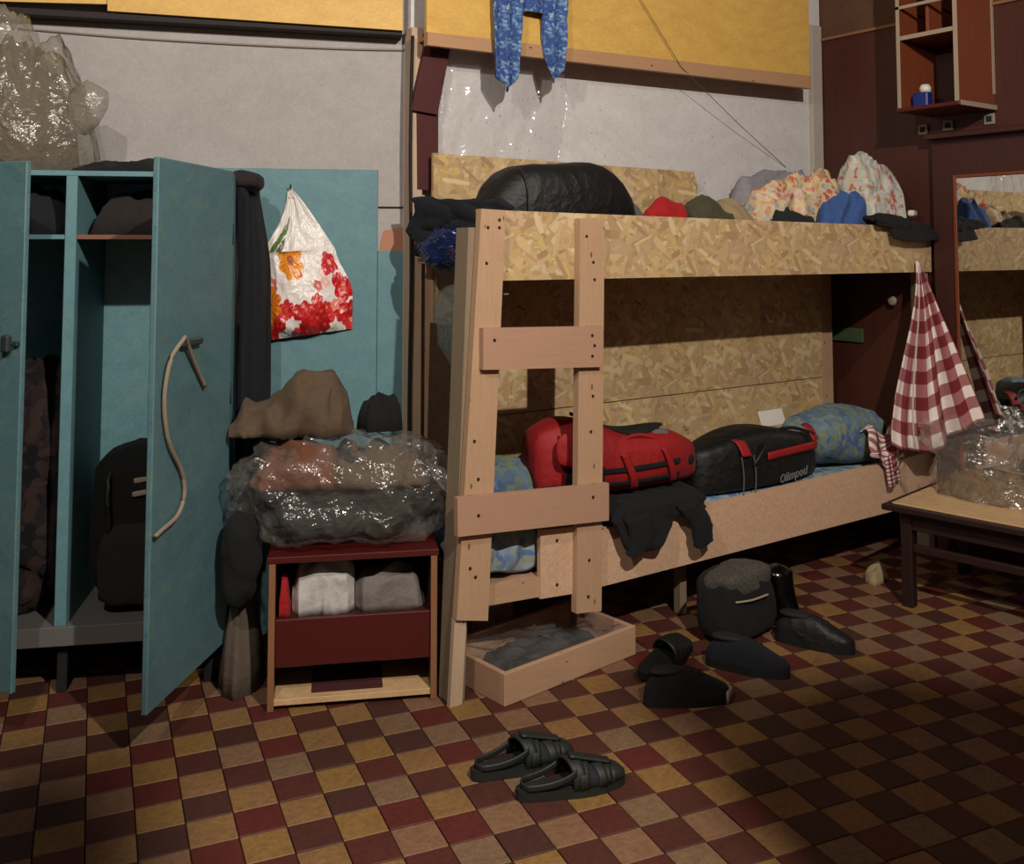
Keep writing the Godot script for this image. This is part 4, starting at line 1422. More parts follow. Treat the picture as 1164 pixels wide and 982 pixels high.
	for b in [[Vector3(0.03, 0.215, 0.075), Vector3(0.055, 0.245, 1.05)], [Vector3(0.585, 0.20, 0.075), Vector3(0.61, 0.23, 1.05)]]:
		st = begin()
		span(st, b[0], b[1], 0.003)
		part(t, "stretcher", st, M["shaded_table_wood"])
	# clear bag on the table
	t = thing("plastic_bag", "open clear plastic bag with brown contents on the low table", "bag", Vector3(2.32, 0.404, 0.48))
	st = begin(true)
	heap(st, Vector3(2.30, 0.406, 0.47), 0.19, 0.21, 0.045, 61.0, 0.035)
	part(t, "contents", st, textured("brown_stuff", mottled(Color(0.34, 0.25, 0.16), Color(0.54, 0.44, 0.32), 2.5, 0.1, 128), Vector3.ONE * 3, 0.9), "brown contents")
	st = begin(true)
	var rows := []
	for i in 15:
		var f := float(i) / 14.0
		var row := []
		for k in 49:
			var th := TAU * (k % 48) / 48
			var r := lerpf(0.24, 0.20, f) + 0.10 * pow(f, 3.0) + 0.03 * n3(Vector3(cos(th) * 2, f * 3.0, sin(th) * 2)) + 0.012 * sin(th * 11.0 + f * 4.0) * f
			row.append(Vector3(2.31 + cos(th) * r * 0.92, 0.407 + 0.26 * f + 0.03 * n3(Vector3(cos(th) * 2, 5, sin(th) * 2)) * f, 0.48 + sin(th) * r * 1.05))
		rows.append(row)
	grid(st, rows)
	part(t, "film", st, M["clear_film"], "clear film")

# ------------------------------------------------------------------ left side: lockers, night stand and what hangs there
func make_left_side() -> void:
	# locker: open cabinet with two doors ajar
	var t := thing("locker", "blue-green metal locker with both doors standing open", "locker", Vector3(-1.1, 0, 0.24), LEFT)
	var teal: Material = M["teal"]
	var xl := -1.62
	var xr := -0.585
	var st := begin()
	span(st, Vector3(xl, 0.16, 0.03), Vector3(xl + 0.016, 1.66, 0.45), 0.001)
	part(t, "side_panel", st, teal)
	st = begin()
	span(st, Vector3(xr - 0.016, 0.16, 0.03), Vector3(xr, 1.66, 0.45), 0.001)
	part(t, "side_panel", st, teal)
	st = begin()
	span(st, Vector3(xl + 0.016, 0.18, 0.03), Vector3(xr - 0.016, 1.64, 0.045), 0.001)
	part(t, "back_panel", st, M["teal_brightened"])
	st = begin()
	span(st, Vector3(xl, 1.643, 0.03), Vector3(xr, 1.66, 0.45), 0.001)
	part(t, "top_panel", st, teal)
	st = begin()
	span(st, Vector3(xl, 0.155, 0.03), Vector3(xr, 0.215, 0.452), 0.002)
	part(t, "plinth", st, plain("grey_sill", Color(0.36, 0.35, 0.34), 0.7))
	st = begin()
	span(st, Vector3(-1.103, 0.215, 0.045), Vector3(-1.068, 1.643, 0.45), 0.002)
	part(t, "divider", st, teal)
	for b in [[xl + 0.016, -1.103], [-1.068, xr - 0.016]]:
		st = begin()
		span(st, Vector3(b[0], 1.437, 0.045), Vector3(b[1], 1.452, 0.445), 0.001)
		part(t, "shelf", st, plain("shelf_rust", Color(0.46, 0.30, 0.24), 0.7) if b[0] > -1.2 else teal)
	for x in [xl + 0.04, -1.085, xr - 0.05]:
		for z in [0.08, 0.40]:
			st = begin()
			span(st, Vector3(x - 0.015, 0, z - 0.015), Vector3(x + 0.015, 0.155, z + 0.015), 0.002)
			part(t, "leg", st, M["dark_hole"])
	# doors
	var doors := [[Vector3(xr, 0.14, 0.455), Vector3(-0.738, 0.14, 0.945)], [Vector3(xl, 0.14, 0.455), Vector3(-1.130, 0.14, 0.74)]]
	for i in 2:
		var a: Vector3 = doors[i][0]
		var b: Vector3 = doors[i][1]
		var d := (b - a).normalized()
		var w := (b - a).length()
		var nrm := d.cross(Vector3.UP).normalized()
		if nrm.dot(Vector3(-0.23, 0, 3.8) - a) < 0:
			nrm = -nrm
		var bas := Basis(d, Vector3.UP, d.cross(Vector3.UP).normalized())
		st = begin()
		box(st, a + d * w / 2 + Vector3(0, 0.762, 0), Vector3(w, 1.524, 0.018), 0.003, bas)
		var door := part(t, "door", st, M["teal_door"])
		st = begin()
		var hp := a + d * (w * (0.62 if i == 0 else 0.92)) + Vector3(0, 0.99, 0) + nrm * 0.022
		box(st, hp, Vector3(0.13 if i == 0 else 0.03, 0.022 if i == 0 else 0.05, 0.02), 0.005, bas)
		box(st, hp - nrm * 0.009 + d * 0.03, Vector3(0.02, 0.016, 0.016), 0.003, bas)
		part(door, "handle", st, M["dark_metal"])
		if i == 0:
			for yy in [0.25, 0.76, 1.28]:
				st = begin(true)
				tube(st, [a + Vector3(0.004, yy, 0), a + Vector3(0.004, yy + 0.07, 0)], 0.008, 8)
				part(door, "hinge", st, M["dark_metal"])
			# rope looped over the handle
			var o := func(s: float, y: float, off: float) -> Vector3: return a + d * (w * s) + Vector3(0, y, 0) + nrm * off
			st = begin(true)
			tube(st, smooth_path([o.call(0.42, 0.845, 0.02), o.call(0.58, 0.93, 0.022), o.call(0.72, 1.0, 0.03), o.call(0.80, 1.005, 0.042), o.call(0.90, 0.95, 0.03), o.call(0.93, 0.84, 0.022), o.call(0.86, 0.72, 0.02), o.call(0.70, 0.62, 0.02), o.call(0.66, 0.55, 0.02), o.call(0.74, 0.50, 0.02), o.call(0.93, 0.485, 0.022), o.call(1.0, 0.48, 0.024)]), 0.0065, 8)
			single("rope_loop", "cream rope looped over the handle of the open locker door", "rope", st, M["rope"], o.call(0.7, 0.5, 0.03), LEFT)
	# inside the locker
	t = thing("backpack", "dark backpack with pale buckles standing in the right half of the locker", "backpack", Vector3(-0.86, 0.215, 0.23), LEFT)
	st = begin(true)
	blob(st, Vector3(-0.87, 0.475, 0.22), Vector3(0.17, 0.26, 0.14), 0.55, 0.05, 5.0, 71.0, 0.0, 0.216)
	part(t, "body", st, M["black_cloth"])
	st = begin(true)
	blob(st, Vector3(-0.87, 0.37, 0.36), Vector3(0.12, 0.13, 0.035), 0.5, 0.05, 6.0, 73.0)
	part(t, "front_pocket", st, M["dark_brown_cloth"])
	for yy in [0.672, 0.640, 0.600]:
		st = begin()
		box(st, Vector3(-0.865, yy, 0.362 - (yy - 0.60) * 0.45), Vector3(0.06, 0.018, 0.012), 0.004, Basis(Vector3.BACK, 0.15))
		part(t, "buckle", st, M["cream"])
	for x in [-0.97, -0.77]:
		st = begin(true)
		tube(st, smooth_path([Vector3(x, 0.70, 0.28), Vector3(x, 0.62, 0.365), Vector3(x + 0.01, 0.45, 0.375), Vector3(x, 0.26, 0.345)]), 0.010, 8)
		part(t, "strap", st, M["soft_black"])
	# patterned clothes hanging in the left half
	st = begin(true)
	blob(st, Vector3(-1.22, 0.62, 0.25), Vector3(0.092, 0.40, 0.13), 0.65, 0.10, 7.0, 77.0, 0.0, 0.216, 36, 30)
	single("hanging_clothes", "dark patterned clothes crammed into the left half of the locker", "clothing", st, textured("dark_pattern", blotches(Color(0.07, 0.055, 0.06), [Color(0.16, 0.10, 0.09), Color(0.05, 0.05, 0.09), Color(0.22, 0.15, 0.13), Color(0.03, 0.03, 0.05)], 120, 6, 16, 128), Vector3.ONE * 4, 0.95), Vector3(-1.22, 0.22, 0.25), LEFT)
	st = begin(true)
	heap(st, Vector3(-0.84, 1.452, 0.25), 0.22, 0.17, 0.15, 81.0, 0.02)
	single("dark_clothes", "dark clothes piled on the rusty shelf in the right half of the locker", "clothing", st, M["dark_brown_cloth"], Vector3(-0.84, 1.452, 0.25), LEFT)
	st = begin(true)
	heap(st, Vector3(-1.25, 1.452, 0.25), 0.13, 0.17, 0.14, 83.0, 0.02)
	single("dark_clothes", "dark clothes on the small shelf in the left half of the locker", "clothing", st, M["navy"], Vector3(-1.25, 1.452, 0.25), LEFT)
	# on top of the locker
	st = begin(true)
	heap(st, Vector3(-0.90, 1.66, 0.30), 0.24, 0.14, 0.035, 87.0, 0.012)
	single("dark_sack", "flat dark sack lying on top of the locker", "sack", st, M["black_cloth"], Vector3(-0.90, 1.66, 0.30), LEFT)
	t = thing("wrapped_bundle", "large clear plastic bundle with brown contents on top of the locker", "bundle", Vector3(-1.34, 1.66, 0.25), LEFT)
	st = begin(true)
	heap(st, Vector3(-1.36, 1.66, 0.25), 0.24, 0.18, 0.36, 91.0, 0.05, 0.0, 3.0)
	part(t, "contents", st, M["brown_cloth"])
	st = begin(true)
	heap(st, Vector3(-1.34, 1.66, 0.25), 0.285, 0.20, 0.44, 93.0, 0.05, 0.0, 3.0)
	part(t, "film", st, M["milky_film"])
	st = begin(true)
	loft(st, [[-1.13, 1.80, 1.95, 0.06, 0.30, 0.9], [-1.08, 1.79, 1.98, 0.05, 0.32, 0.9], [-1.04, 1.82, 1.96, 0.035, 0.33, 0.9], [-1.01, 1.88, 1.94, 0.02, 0.33, 0.9]], 16)
	part(t, "knotted_end", st, M["milky_film"])
	# dark coat hung between the locker and the wall bag
	t = thing("dark_coat", "dark navy coat hanging in the gap beside the locker", "coat", Vector3(-0.53, 0.5, 0.22), LEFT)
	st = begin(true)
	sheet(st, func(u: float, v: float) -> Vector3:
		return Vector3(-0.575 + 0.085 * u * (0.55 + 0.45 * smoothstep(0.0, 0.3, v)) + 0.02 * v, lerpf(1.66, 0.50, v), 0.30 - 0.14 * u + 0.02 * sin(u * 12.0 + v * 2.0)), 18, 40, 0.03)
	part(t, "body", st, M["navy"])
	st = begin(true)
	blob(st, Vector3(-0.555, 1.645, 0.26), Vector3(0.055, 0.035, 0.07), 0.8, 0.15, 9.0, 5.0)
	part(t, "collar", st, M["dark_brown_cloth"])
	# carrier bag on the painted wall board
	t = thing("carrier_bag", "white carrier bag with red and orange flowers hanging on the blue-green board", "bag", Vector3(-0.38, 1.06, 0.05), LEFT)
	st = begin(true)
	var rows := []
	for side in [0, 1]:
		rows = []
		for i in 25:
			var v := float(i) / 24.0
			var row := []
			for k in 29:
				var u := float(k) / 28.0
				var wide := smoothstep(0.0, 0.42, v)
				var xa := lerpf(-0.425, -0.56, wide)
				var xb := lerpf(-0.40, lerpf(-0.245, -0.178, smoothstep(0.4, 0.75, v)), pow(v / 0.42, 0.9) if v < 0.42 else 1.0)
				var x := lerpf(xa, xb, u)
				var yb2 := lerpf(1.058, 1.105, u)
				var y := lerpf(1.625, yb2, v)
				if v < 0.4:
					y -= 0.10 * (1.0 - u) * sin(PI * v / 0.8)
				var belly := 0.055 * sin(PI * clampf(u, 0, 1)) * smoothstep(0.05, 0.8, v) * (1.0 if v < 0.9 else cos((v - 0.9) / 0.1 * 1.3))
				var z := 0.018 + (belly * 1.3 + 0.006 * n3(Vector3(u * 6, v * 6, 4)) + 0.004 * sin(u * 20.0 + v * 9.0) if side == 0 else -0.003)
				row.append(Vector3(x, y, z + 0.005 if side == 0 else 0.016))
			rows.append(row)
		grid(st, rows, side == 1)
	part(t, "body", st, M["bag_print"])
	st = begin(true)
	tube(st, smooth_path([Vector3(-0.42, 1.60, 0.02), Vector3(-0.413, 1.64, 0.022), Vector3(-0.405, 1.60, 0.02)]), 0.006, 6)
	part(t, "handle", st, M["white_plastic"])
	st = begin(true)
	tube(st, [Vector3(-0.413, 1.638, 0.012), Vector3(-0.413, 1.636, 0.04), Vector3(-0.413, 1.65, 0.044)], 0.004, 6)
	single("wall_nail", "nail in the blue-green board holding the carrier bag", "nail", st, M["dark_metal"], Vector3(-0.413, 1.636, 0.02), LEFT)
	# night stand
	t = thing("night_stand", "open red-brown night stand with one drawer beside the bed", "night stand", Vector3(-0.17, 0, 0.47), LEFT)
	var nx0 := -0.43
	var nx1 := 0.085
	var nz0 := 0.30
	var nz1 := 0.665
	for x in [nx0, nx1 - 0.018]:
		st = begin()
		span(st, Vector3(x, 0.0, nz0), Vector3(x + 0.018, 0.44, nz1), 0.001)
		var sp := part(t, "side_panel", st, M["dark_wood"])
		st = begin()
		span(st, Vector3(x - 0.001, 0.0, nz1), Vector3(x + 0.019, 0.44, nz1 + 0.004), 0.001)
		part(sp, "edging", st, M["orange_edge"])
	st = begin()
	span(st, Vector3(nx0 - 0.006, 0.44, nz0), Vector3(nx1 + 0.006, 0.46, nz1 + 0.006), 0.002)
	part(t, "top_panel", st, M["red_wood"])
	st = begin()
	span(st, Vector3(nx0 + 0.018, 0.02, nz0), Vector3(nx1 - 0.018, 0.44, nz0 + 0.008), 0.001)
	part(t, "back_panel", st, M["dark_wood"])
	st = begin()
	span(st, Vector3(nx0 + 0.018, 0.015, nz0 + 0.008), Vector3(nx1 - 0.018, 0.033, nz1), 0.001)
	part(t, "bottom_panel", st, M["cream_top"])
	st = begin()
	span(st, Vector3(nx0 + 0.018, 0.250, nz0 + 0.008), Vector3(nx1 - 0.018, 0.262, nz1 - 0.02), 0.001)
	part(t, "shelf", st, M["dark_wood"])
	st = begin()
	span(st, Vector3(nx0 + 0.019, 0.125, nz1 - 0.025), Vector3(nx1 - 0.019, 0.268, nz1 - 0.006), 0.002)
	var dr := part(t, "drawer", st, M["red_wood"])
	st = begin()
	span(st, Vector3(nx0 + 0.03, 0.13, nz0 + 0.02), Vector3(nx1 - 0.03, 0.245, nz1 - 0.026), 0.001)
	part(dr, "drawer_box", st, M["dark_wood"])
	st = begin()
	span(st, Vector3(-0.30, 0.033, 0.36), Vector3(-0.08, 0.037, 0.635), 0.001)
	single("red_cloth_mat", "dark red cloth lying on the bottom board of the night stand", "cloth", st, cloth("mat_red", Color(0.26, 0.05, 0.05)), Vector3(-0.19, 0.033, 0.5), LEFT)
	# washing in the night stand
	for s in [["white_garment", "crumpled white garment in the left of the night stand", [Vector2(-0.365, 0.07), Vector2(-0.34, 0.14), Vector2(-0.27, 0.155), Vector2(-0.20, 0.15), Vector2(-0.17, 0.12)], 101.0, "white_cloth"], ["grey_towel", "crumpled light grey towel in the right of the night stand", [Vector2(-0.168, 0.08), Vector2(-0.13, 0.12), Vector2(-0.05, 0.135), Vector2(0.01, 0.11), Vector2(0.055, 0.02)], 103.0, "brown_grey"]]:
		st = begin(true)
		ridge(st, 0.262, s[2], 0.53, 0.09, s[3], 0.022)
		single(s[0], s[1], "clothing", st, M[s[4]], Vector3((s[2][0].x + s[2][4].x) / 2, 0.262, 0.53), LEFT)
	st = begin(true)
	ridge(st, 0.262, [Vector2(-0.405, 0.06), Vector2(-0.395, 0.12), Vector2(-0.38, 0.11), Vector2(-0.368, 0.04)], 0.59, 0.035, 105.0, 0.012)
	single("red_garment", "small red garment at the left edge inside the night stand", "clothing", st, M["red_cloth"], Vector3(-0.385, 0.262, 0.61), LEFT)
	# large clear bag on top
	t = thing("plastic_bag", "large clear plastic bag stuffed with dark things on the night stand", "bag", Vector3(-0.2, 0.46, 0.47), LEFT)
	st = begin(true)
	blob(st, Vector3(-0.20, 0.60, 0.47), Vector3(0.26, 0.14, 0.15), 0.7, 0.06, 5.0, 111.0, 0.0, 0.462)
	part(t, "dark_contents", st, plain("dark_grey_stuff", Color(0.07, 0.07, 0.07), 0.8))
	st = begin(true)
	ridge(st, 0.655, [Vector2(-0.50, 0.01), Vector2(-0.44, 0.07), Vector2(-0.35, 0.10), Vector2(-0.25, 0.09), Vector2(-0.20, 0.02)], 0.50, 0.135, 113.0, 0.03)
	part(t, "orange_contents", st, M["orange_cloth"])
	st = begin(true)
	ridge(st, 0.65, [Vector2(-0.26, 0.03), Vector2(-0.20, 0.09), Vector2(-0.08, 0.10), Vector2(0.02, 0.07), Vector2(0.07, 0.01)], 0.50, 0.135, 115.0, 0.03)
	part(t, "brown_contents", st, M["brown_cloth"])
	st = begin(true)
	blob(st, Vector3(-0.205, 0.625, 0.48), Vector3(0.345, 0.165, 0.195), 0.72, 0.11, 9.0, 117.0, 0.0, 0.462, 90, 44)
	part(t, "film", st, M["clear_film"], "clear shiny film")
	st = begin(true)
	sheet(st, func(u: float, v: float) -> Vector3:
		return Vector3(0.07 + 0.085 * sin(minf(v * 2.4, 1.5)) + 0.015 * n3(Vector3(u * 5, v * 5, 3)), lerpf(0.70, 0.38, v), lerpf(0.34, 0.64, u) + 0.012 * sin(v * 14.0)), 20, 24, 0.001)
	part(t, "loose_end", st, M["clear_film"], "loose end of the film")
	# clothes on top of the bag
	st = begin(true)
	ridge(st, 0.800, [Vector2(-0.575, 0.03), Vector2(-0.53, 0.10), Vector2(-0.42, 0.165), Vector2(-0.33, 0.21), Vector2(-0.25, 0.21), Vector2(-0.20, 0.13), Vector2(-0.175, 0.02)], 0.44, 0.12, 121.0, 0.05)
	single("brown_jacket", "grey-brown jacket heaped on the stuffed plastic bag", "jacket", st, M["brown_cloth"], Vector3(-0.365, 0.800, 0.44), LEFT)
	st = begin(true)
	heap(st, Vector3(-0.085, 0.800, 0.43), 0.075, 0.085, 0.10, 123.0, 0.02, 0.0, 3.5)
	single("black_hat", "black knitted hat beside the grey-brown jacket on the plastic bag", "hat", st, M["black_cloth"], Vector3(-0.085, 0.800, 0.43), LEFT)
	# black bag hanging at the left, grey cloth on the floor
	st = begin(true)
	blob(st, Vector3(-0.515, 0.43, 0.57), Vector3(0.06, 0.13, 0.075), 0.75, 0.16, 6.0, 131.0)
	single("black_bag", "black bag hanging at the left side of the night stand", "bag", st, M["black_cloth"], Vector3(-0.515, 0.30, 0.57), LEFT)
	st = begin(true)
	heap(st, Vector3(-0.53, 0.0, 0.42), 0.075, 0.14, 0.26, 135.0, 0.03)
	single("grey_sack", "dirty grey-brown sack on the floor between locker door and night stand", "sack", st, cloth("grey_brown", Color(0.34, 0.29, 0.24)), Vector3(-0.53, 0.0, 0.42), LEFT)
	# milky bag hanging at the head end of the bed, board behind it
	t = thing("hanging_bag", "milky plastic bag hanging under the head end of the upper bunk", "bag", Vector3(0.215, 1.0, -0.32))
	st = begin(true)
	blob(st, Vector3(0.20, 1.135, -0.32), Vector3(0.035, 0.14, 0.13), 0.9, 0.12, 6.0, 141.0, 0.0)
	part(t, "film", st, film("grey_film", Color(0.55, 0.57, 0.52), 0.4, 0.2, 4.0, 0.8))
	st = begin(true)
	blob(st, Vector3(0.205, 1.10, -0.32), Vector3(0.02, 0.09, 0.09), 0.9, 0.1, 7.0, 143.0)
	part(t, "contents", st, M["green_grey"])
	st = begin(true)
	tube(st, smooth_path([Vector3(0.20, 1.26, -0.30), Vector3(0.215, 1.30, -0.31), Vector3(0.228, 1.345, -0.32)]), 0.006, 6)
	part(t, "handle", st, M["milky_film"])
	st = begin()
	slab(st, [Vector2(-0.46, 0.47), Vector2(-0.16, 0.47), Vector2(-0.20, 1.12), Vector2(-0.44, 1.14)], 0.0, 0.008)
	single("brown_cardboard", "brown cardboard panel standing at the head end of the lower bunk", "cardboard", st, textured("cardboard", mottled(Color(0.30, 0.20, 0.11), Color(0.24, 0.16, 0.09), 1.3, 0.08, 128), Vector3.ONE * 2, 0.9), Vector3(-0.3, 0.47, 0.0), Transform3D(Basis(Vector3.UP, -PI / 2 + 0.16), Vector3(0.24, 0, 0.0)))

# ------------------------------------------------------------------ added unseen sheets near the lamps, there to shade the floor
func make_shade_sheets() -> void:
	var st := begin(true)
	tube(st, [Vector3(-2.33, 2.50, 0.7), Vector3(-1.817, 2.493, 1.236), Vector3(-1.466, 2.507, 1.426), Vector3(-0.665, 2.742, 2.605), Vector3(-0.267, 2.682, 2.688), Vector3(1.1, 2.9, 4.17)], 0.003, 6)
	single("shade_line", "added line across the room above the picture, carrying the shade sheets", "line", st, M["rope"], Vector3(-0.267, 2.682, 2.688))
	var hung := [["shade_sheet_large", "added dark sheet near the bare bulb, shading the floor at the right", Vector3(-0.267, 2.675, 2.688), 0.25, 0.64, Vector3(-0.55, 0, 3.1)], ["shade_sheet_small", "small added dark sheet near the second bulb, shading the floor at the right", Vector3(-1.466, 2.50, 1.426), 0.16, 0.28, Vector3(-1.96, 0, 1.5)], ["shade_flap", "added dark flap beside the large sheet, shading the left floor corner", Vector3(-0.665, 2.735, 2.605), 0.10, 0.17, Vector3(-0.55, 0, 3.1)], ["shade_flap", "added dark flap near the side wall, shading the left floor corner", Vector3(-1.817, 2.486, 1.236), 0.09, 0.19, Vector3(-1.96, 0, 1.5)]]  # added blockers, placed and sized to throw the floor shadows
	for h in hung:
		var c: Vector3 = h[2]
		var toward: Vector3 = (Vector3(c.x, 0, c.z) - h[5]).normalized()
		var along := Vector3(-toward.z, 0, toward.x)
		st = begin(true)
		sheet(st, func(u: float, v: float) -> Vector3:
			return c + along * (u - 0.5) * h[3] + Vector3(0, -h[4] * v, 0) + toward * 0.012 * sin(u * 14.0 + v * 2.0), 20, 14, 0.006)
		single(h[0], h[1], "clothing", st, M["navy"], c)

# ------------------------------------------------------------------ on the floor
func make_floor_things() -> void:
	# crate under the ladder, covered with film
	var fr := Transform3D(Basis(Vector3.UP, 0.10), Vector3(0.115, 0, 0.11))
	var t := thing("wooden_crate", "low open pine crate under the bed ladder", "crate", Vector3(0.3, 0, -0.15), fr)
	var st := begin()
	span(st, Vector3(0, 0, -0.018), Vector3(0.60, 0.098, 0.0), 0.002)
	part(t, "side_board", st, M["pine_across"])
	st = begin()
	span(st, Vector3(0, 0, -0.33), Vector3(0.60, 0.098, -0.312), 0.002)
	part(t, "side_board", st, M["pine_across"])
	for x in [0.0, 0.582]:
		st = begin()
		span(st, Vector3(x, 0, -0.312), Vector3(x + 0.018, 0.098, -0.018), 0.002)
		part(t, "end_board", st, M["plank_pink"])
	st = begin()
	span(st, Vector3(0.018, 0.004, -0.312), Vector3(0.582, 0.016, -0.018), 0.001)
	part(t, "bottom_board", st, M["plank_pink"])
	st = begin(true)
	sheet(st, func(u: float, v: float) -> Vector3:
		return Vector3(lerpf(0.022, 0.578, u), 0.080 + 0.016 * (1.0 - 2.0 * absf(n3(Vector3(u * 3.5, v * 2.5, 3)))) + 0.004 * n3(Vector3(u * 9, v * 7, 8)), lerpf(-0.308, -0.022, v)), 44, 26, 0.001)
	single("crumpled_film", "crumpled clear film lying in the pine crate", "plastic sheet", st, M["thin_film"], Vector3(0.3, 0.07, -0.16), fr)
	st = begin(true)
	heap(st, Vector3(0.3, 0.016, -0.165), 0.24, 0.125, 0.05, 151.0, 0.015)
	single("dark_rags", "dark rags under the film in the pine crate", "rags", st, M["dark_brown_cloth"], Vector3(0.3, 0.016, -0.165), fr)
	st = begin()
	span(st, Vector3(0.30, 0.0, -0.40), Vector3(0.48, 0.15, -0.36), 0.003)
	single("wood_block", "pale wood block standing behind the crate under the bed", "block", st, M["pine_pale"], Vector3(0.39, 0.0, -0.38))
	# sandals
	sandal("worn dark green rubber sandal on the tiles, the one nearer the bed", Vector3(-0.045, 0, 0.425), -0.20, false)
	sandal("worn dark green rubber sandal on the tiles, the one farther from the bed", Vector3(-0.005, 0, 0.585), -0.30, true)
	# shoes and slippers beside the crate
	shoe("black shoe with a pale sole edge lying beside the crate", Vector3(0.60, 0, 0.405), -0.45, "black_cloth", true)
	slipper("ribbed black slipper leaning on the black shoe beside the crate", Vector3(0.70, 0.030, 0.20), 0.16)
	shoe("dark shoe on the tiles in front of the bag under the bed", Vector3(0.93, 0, 0.36), -1.0, "navy", false)
	shoe("dark shoe on the tiles at the right of the bag under the bed", Vector3(1.28, 0, 0.36), -1.1, "soft_black", false)
	# bag and boot under the bed
	t = thing("shoulder_bag", "grey-black patterned bag with a pale band standing under the lower rail", "bag", Vector3(1.17, 0, 0.13))
	st = begin(true)
	blob(st, Vector3(1.12, 0.12, 0.14), Vector3(0.155, 0.12, 0.09), 0.5, 0.07, 6.0, 161.0, 0.1, 0.0)
	part(t, "body", st, M["black_cloth"])
	st = begin(true)
	blob(st, Vector3(1.12, 0.205, 0.15), Vector3(0.13, 0.05, 0.075), 0.55, 0.08, 8.0, 163.0, 0.1)
	part(t, "top_flap", st, textured("flap_grey", mottled(Color(0.16, 0.15, 0.14), Color(0.36, 0.33, 0.29), 2.4, 0.1, 128), Vector3.ONE * 5, 0.9), "grey patterned flap")
	st = begin(true)
	tube(st, smooth_path([Vector3(1.02, 0.165, 0.232), Vector3(1.10, 0.160, 0.238), Vector3(1.19, 0.160, 0.232)]), 0.004, 6)
	part(t, "band", st, M["cream"])
	t = thing("rubber_boot", "glossy black rubber boot standing beside the bag under the bed", "boot", Vector3(1.38, 0, 0.16))
	st = begin(true)
	var rows := []
	for i in 13:
		var f := float(i) / 12.0
		var row := []
		for k in 25:
			var th := TAU * (k % 24) / 24
			var rx := 0.062 * (1.0 if f < 0.8 else sqrt(maxf(0.0, 1.0 - pow((f - 0.8) / 0.2, 2.0))))
			var toe := 0.06 * pow(1.0 - f, 2.2) * maxf(0.0, sin(th))
			row.append(Vector3(1.37 + cos(th) * rx, 0.02 + 0.19 * f, 0.12 + sin(th) * rx * 0.95 + toe))
		rows.append(row)
	grid(st, rows, true)
	part(t, "shaft", st, M["gloss_black"])
	st = begin()
	box(st, Vector3(1.37, 0.0125, 0.145), Vector3(0.125, 0.025, 0.19), 0.012)
	part(t, "sole", st, M["rubber"])
	# pale slipper under the table
	st = begin(true)
	heap(st, Vector3(2.08, 0.0, 0.06), 0.10, 0.045, 0.05, 171.0, 0.01, 0.4)
	single("pale_slipper", "pale slipper lying in the dark under the low table", "slipper", st, M["khaki"], Vector3(2.08, 0, 0.06))

func outline(f: float, mirror: bool) -> float:
	# half width of a sole along its length
	return lerpf(0.036, 0.050, smoothstep(0.2, 0.72, f)) * pow(clampf(sin(PI * clampf(f, 0.0, 1.0)), 0.0, 1.0), 0.33)

func sole_shape(st: SurfaceTool, len: float, y0: float, y1: float, grow := 1.0) -> void:
	var top := []
	var low := []
	var n := 18
	for s in [1.0, -1.0]:
		for k in n + 1:
			var a := float(k) / n if s > 0 else 1.0 - float(k) / n
			var f := 0.5 - 0.5 * cos(PI * a)
			var p := Vector3((f - 0.5) * len * grow, 0, s * outline(f, false) * grow)
			top.append(p + Vector3(0, y1 + 0.008 * pow(absf(f - 0.45) * 2, 3.0), 0))
			low.append(p + Vector3(0, y0, 0))
	var ct := Vector3(0, y1, 0)
	var cl := Vector3(0, y0, 0)
	var mid := Vector3(0, (y0 + y1) / 2, 0)
	for k in top.size():
		var j := (k + 1) % top.size()
		if top[k].is_equal_approx(top[j]):
			continue
		poly(st, [top[k], top[j], ct], cl)
		poly(st, [low[k], low[j], cl], ct)
		poly(st, [top[k], top[j], low[j], low[k]], mid)

func strap_arch(st: SurfaceTool, f: float, width: float, h: float, len: float, lean: float) -> void:
	sheet(st, func(u: float, v: float) -> Vector3:
		var th := PI * u
		var w := outline(f, false) * 1.02
		return Vector3((f - 0.5) * len + (v - 0.5) * width + lean * cos(th), 0.022 + h * pow(sin(th), 0.7), w * cos(th)), 14, 3, 0.005)

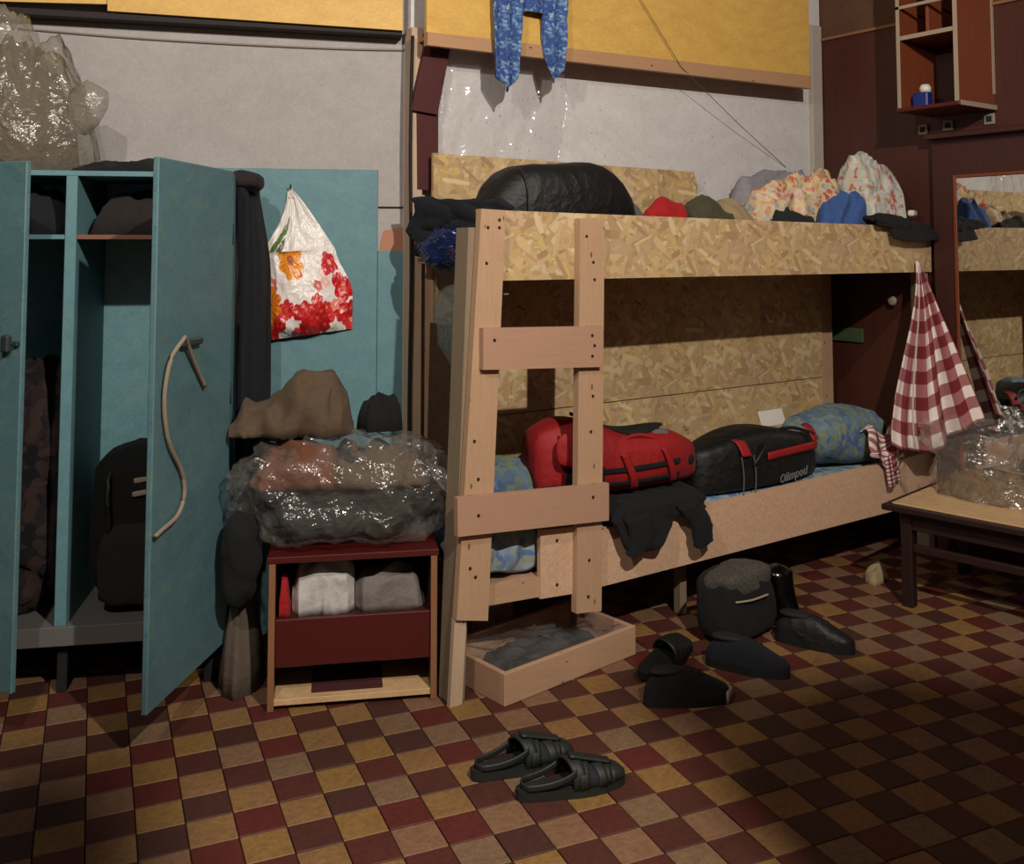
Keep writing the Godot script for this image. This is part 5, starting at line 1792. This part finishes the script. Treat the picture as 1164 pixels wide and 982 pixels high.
func sandal(label: String, p: Vector3, turn: float, second: bool) -> void:
	var t := thing("rubber_sandal", label, "sandal", Vector3.ZERO, Transform3D(Basis(Vector3.UP, turn), p), "pair of rubber sandals on the tiles")
	var l := 0.30
	var st := begin()
	sole_shape(st, l, 0.0, 0.022)
	part(t, "sole", st, M["rubber_green"])
	st = begin()
	sole_shape(st, l, 0.023, 0.026, 0.86)
	part(t, "footbed", st, M["foot_bed"])
	for k in 4:
		st = begin(true)
		strap_arch(st, 0.50 + k * 0.105, 0.026 if k > 0 else 0.036, 0.058 - k * 0.008, l, 0.010 * (1 - 2 * (k % 2)))
		part(t, "strap", st, M["rubber_green"])
	st = begin(true)
	sheet(st, func(u: float, v: float) -> Vector3:
		var f := lerpf(0.47, 0.88, v)
		var th := PI * u
		return Vector3((f - 0.5) * l, 0.021 + lerpf(0.052, 0.028, v) * pow(sin(th), 0.7), outline(f, false) * 0.97 * cos(th)), 16, 8, 0.003)
	part(t, "vamp", st, M["foot_bed"])
	# toe cap, ridge along the top joining the straps, heel band
	st = begin(true)
	sheet(st, func(u: float, v: float) -> Vector3:
		var f := 0.84 + 0.15 * v
		var th := PI * u
		return Vector3((f - 0.5) * l, 0.022 + 0.030 * pow(sin(th), 0.6) * sqrt(maxf(0.0, 1.0 - pow(v, 2.2))), outline(f, false) * cos(th)), 14, 6, 0.004)
	part(t, "toe_cap", st, M["rubber_green"])
	st = begin(true)
	sheet(st, func(u: float, v: float) -> Vector3:
		var f := lerpf(0.48, 0.86, v)
		return Vector3((f - 0.5) * l, 0.022 + lerpf(0.068, 0.036, v), (u - 0.5) * 0.030), 3, 10, 0.006)
	part(t, "ridge", st, M["rubber_green"])
	st = begin(true)
	sheet(st, func(u: float, v: float) -> Vector3:
		var th := lerpf(-1.0, 1.0, u)
		var f := 0.04 + 0.46 * pow(absf(th), 1.3)
		return Vector3((f - 0.5) * l, 0.026 + 0.016 * v + 0.030 * pow(absf(th), 4.0), signf(th) * outline(maxf(f, 0.02), false) * minf(1.0, absf(th) * 6.0)), 24, 3, 0.005)
	part(t, "heel_band", st, M["rubber_green"])

func shoe(label: String, p: Vector3, turn: float, key: String, pale: bool) -> void:
	var t := thing("dark_shoe", label, "shoe", Vector3.ZERO, Transform3D(Basis(Vector3.UP, turn), p), "dark shoes in front of the bed")
	var l := 0.28
	var st := begin()
	sole_shape(st, l, 0.0, 0.024)
	var so := part(t, "sole", st, M["rubber"])
	if pale:
		st = begin(true)
		sheet(st, func(u: float, v: float) -> Vector3:
			var f := 1.0 - 0.10 * absf(u - 0.5) * 2.0
			return Vector3((f - 0.5) * l + 0.006, 0.002 + 0.034 * v, lerpf(-0.040, 0.040, u)), 12, 2, 0.008)
		part(so, "toe_edge", st, M["cream"], "pale toe edge")
	st = begin(true)
	var rows := []
	for i in 15:
		var f := 0.5 - 0.5 * cos(PI * i / 14.0)
		var h := 0.085 if f < 0.42 else lerpf(0.085, 0.045, smoothstep(0.42, 0.95, f))
		var row := []
		for k in 17:
			var th := PI * k / 16.0
			row.append(Vector3((f - 0.5) * l * 0.98, 0.024 + h * pow(maxf(0.0, sin(th)), 0.55) * pow(maxf(0.0, sin(PI * f)), 0.3), outline(f, false) * cos(th) * 0.97))
		rows.append(row)
	grid(st, rows)
	part(t, "upper", st, M[key])
	st = begin(true)
	blob(st, Vector3(-0.065, 0.100, 0), Vector3(0.055, 0.012, 0.027), 0.9, 0.0)
	part(t, "collar", st, M["dark_hole"])
	for k in 3:
		st = begin(true)
		tube(st, [Vector3(0.005 + k * 0.02, 0.101 - k * 0.007, -0.02), Vector3(0.008 + k * 0.02, 0.107 - k * 0.007, 0.0), Vector3(0.005 + k * 0.02, 0.101 - k * 0.007, 0.02)], 0.0025, 6)
		part(t, "lace", st, M["rubber"])

func slipper(label: String, p: Vector3, turn: float) -> void:
	var t := thing("ribbed_slipper", label, "slipper", Vector3.ZERO, Transform3D(Basis(Vector3.UP, turn) * Basis(Vector3.BACK, 0.10) * Basis(Vector3.RIGHT, 0.30), p))
	var l := 0.27
	var st := begin()
	sole_shape(st, l, 0.0, 0.018)
	part(t, "sole", st, M["rubber"])
	for k in 5:
		st = begin(true)
		strap_arch(st, 0.52 + k * 0.075, 0.026, 0.055 - k * 0.006, l, 0.0)
		part(t, "rib", st, M["rubber"])
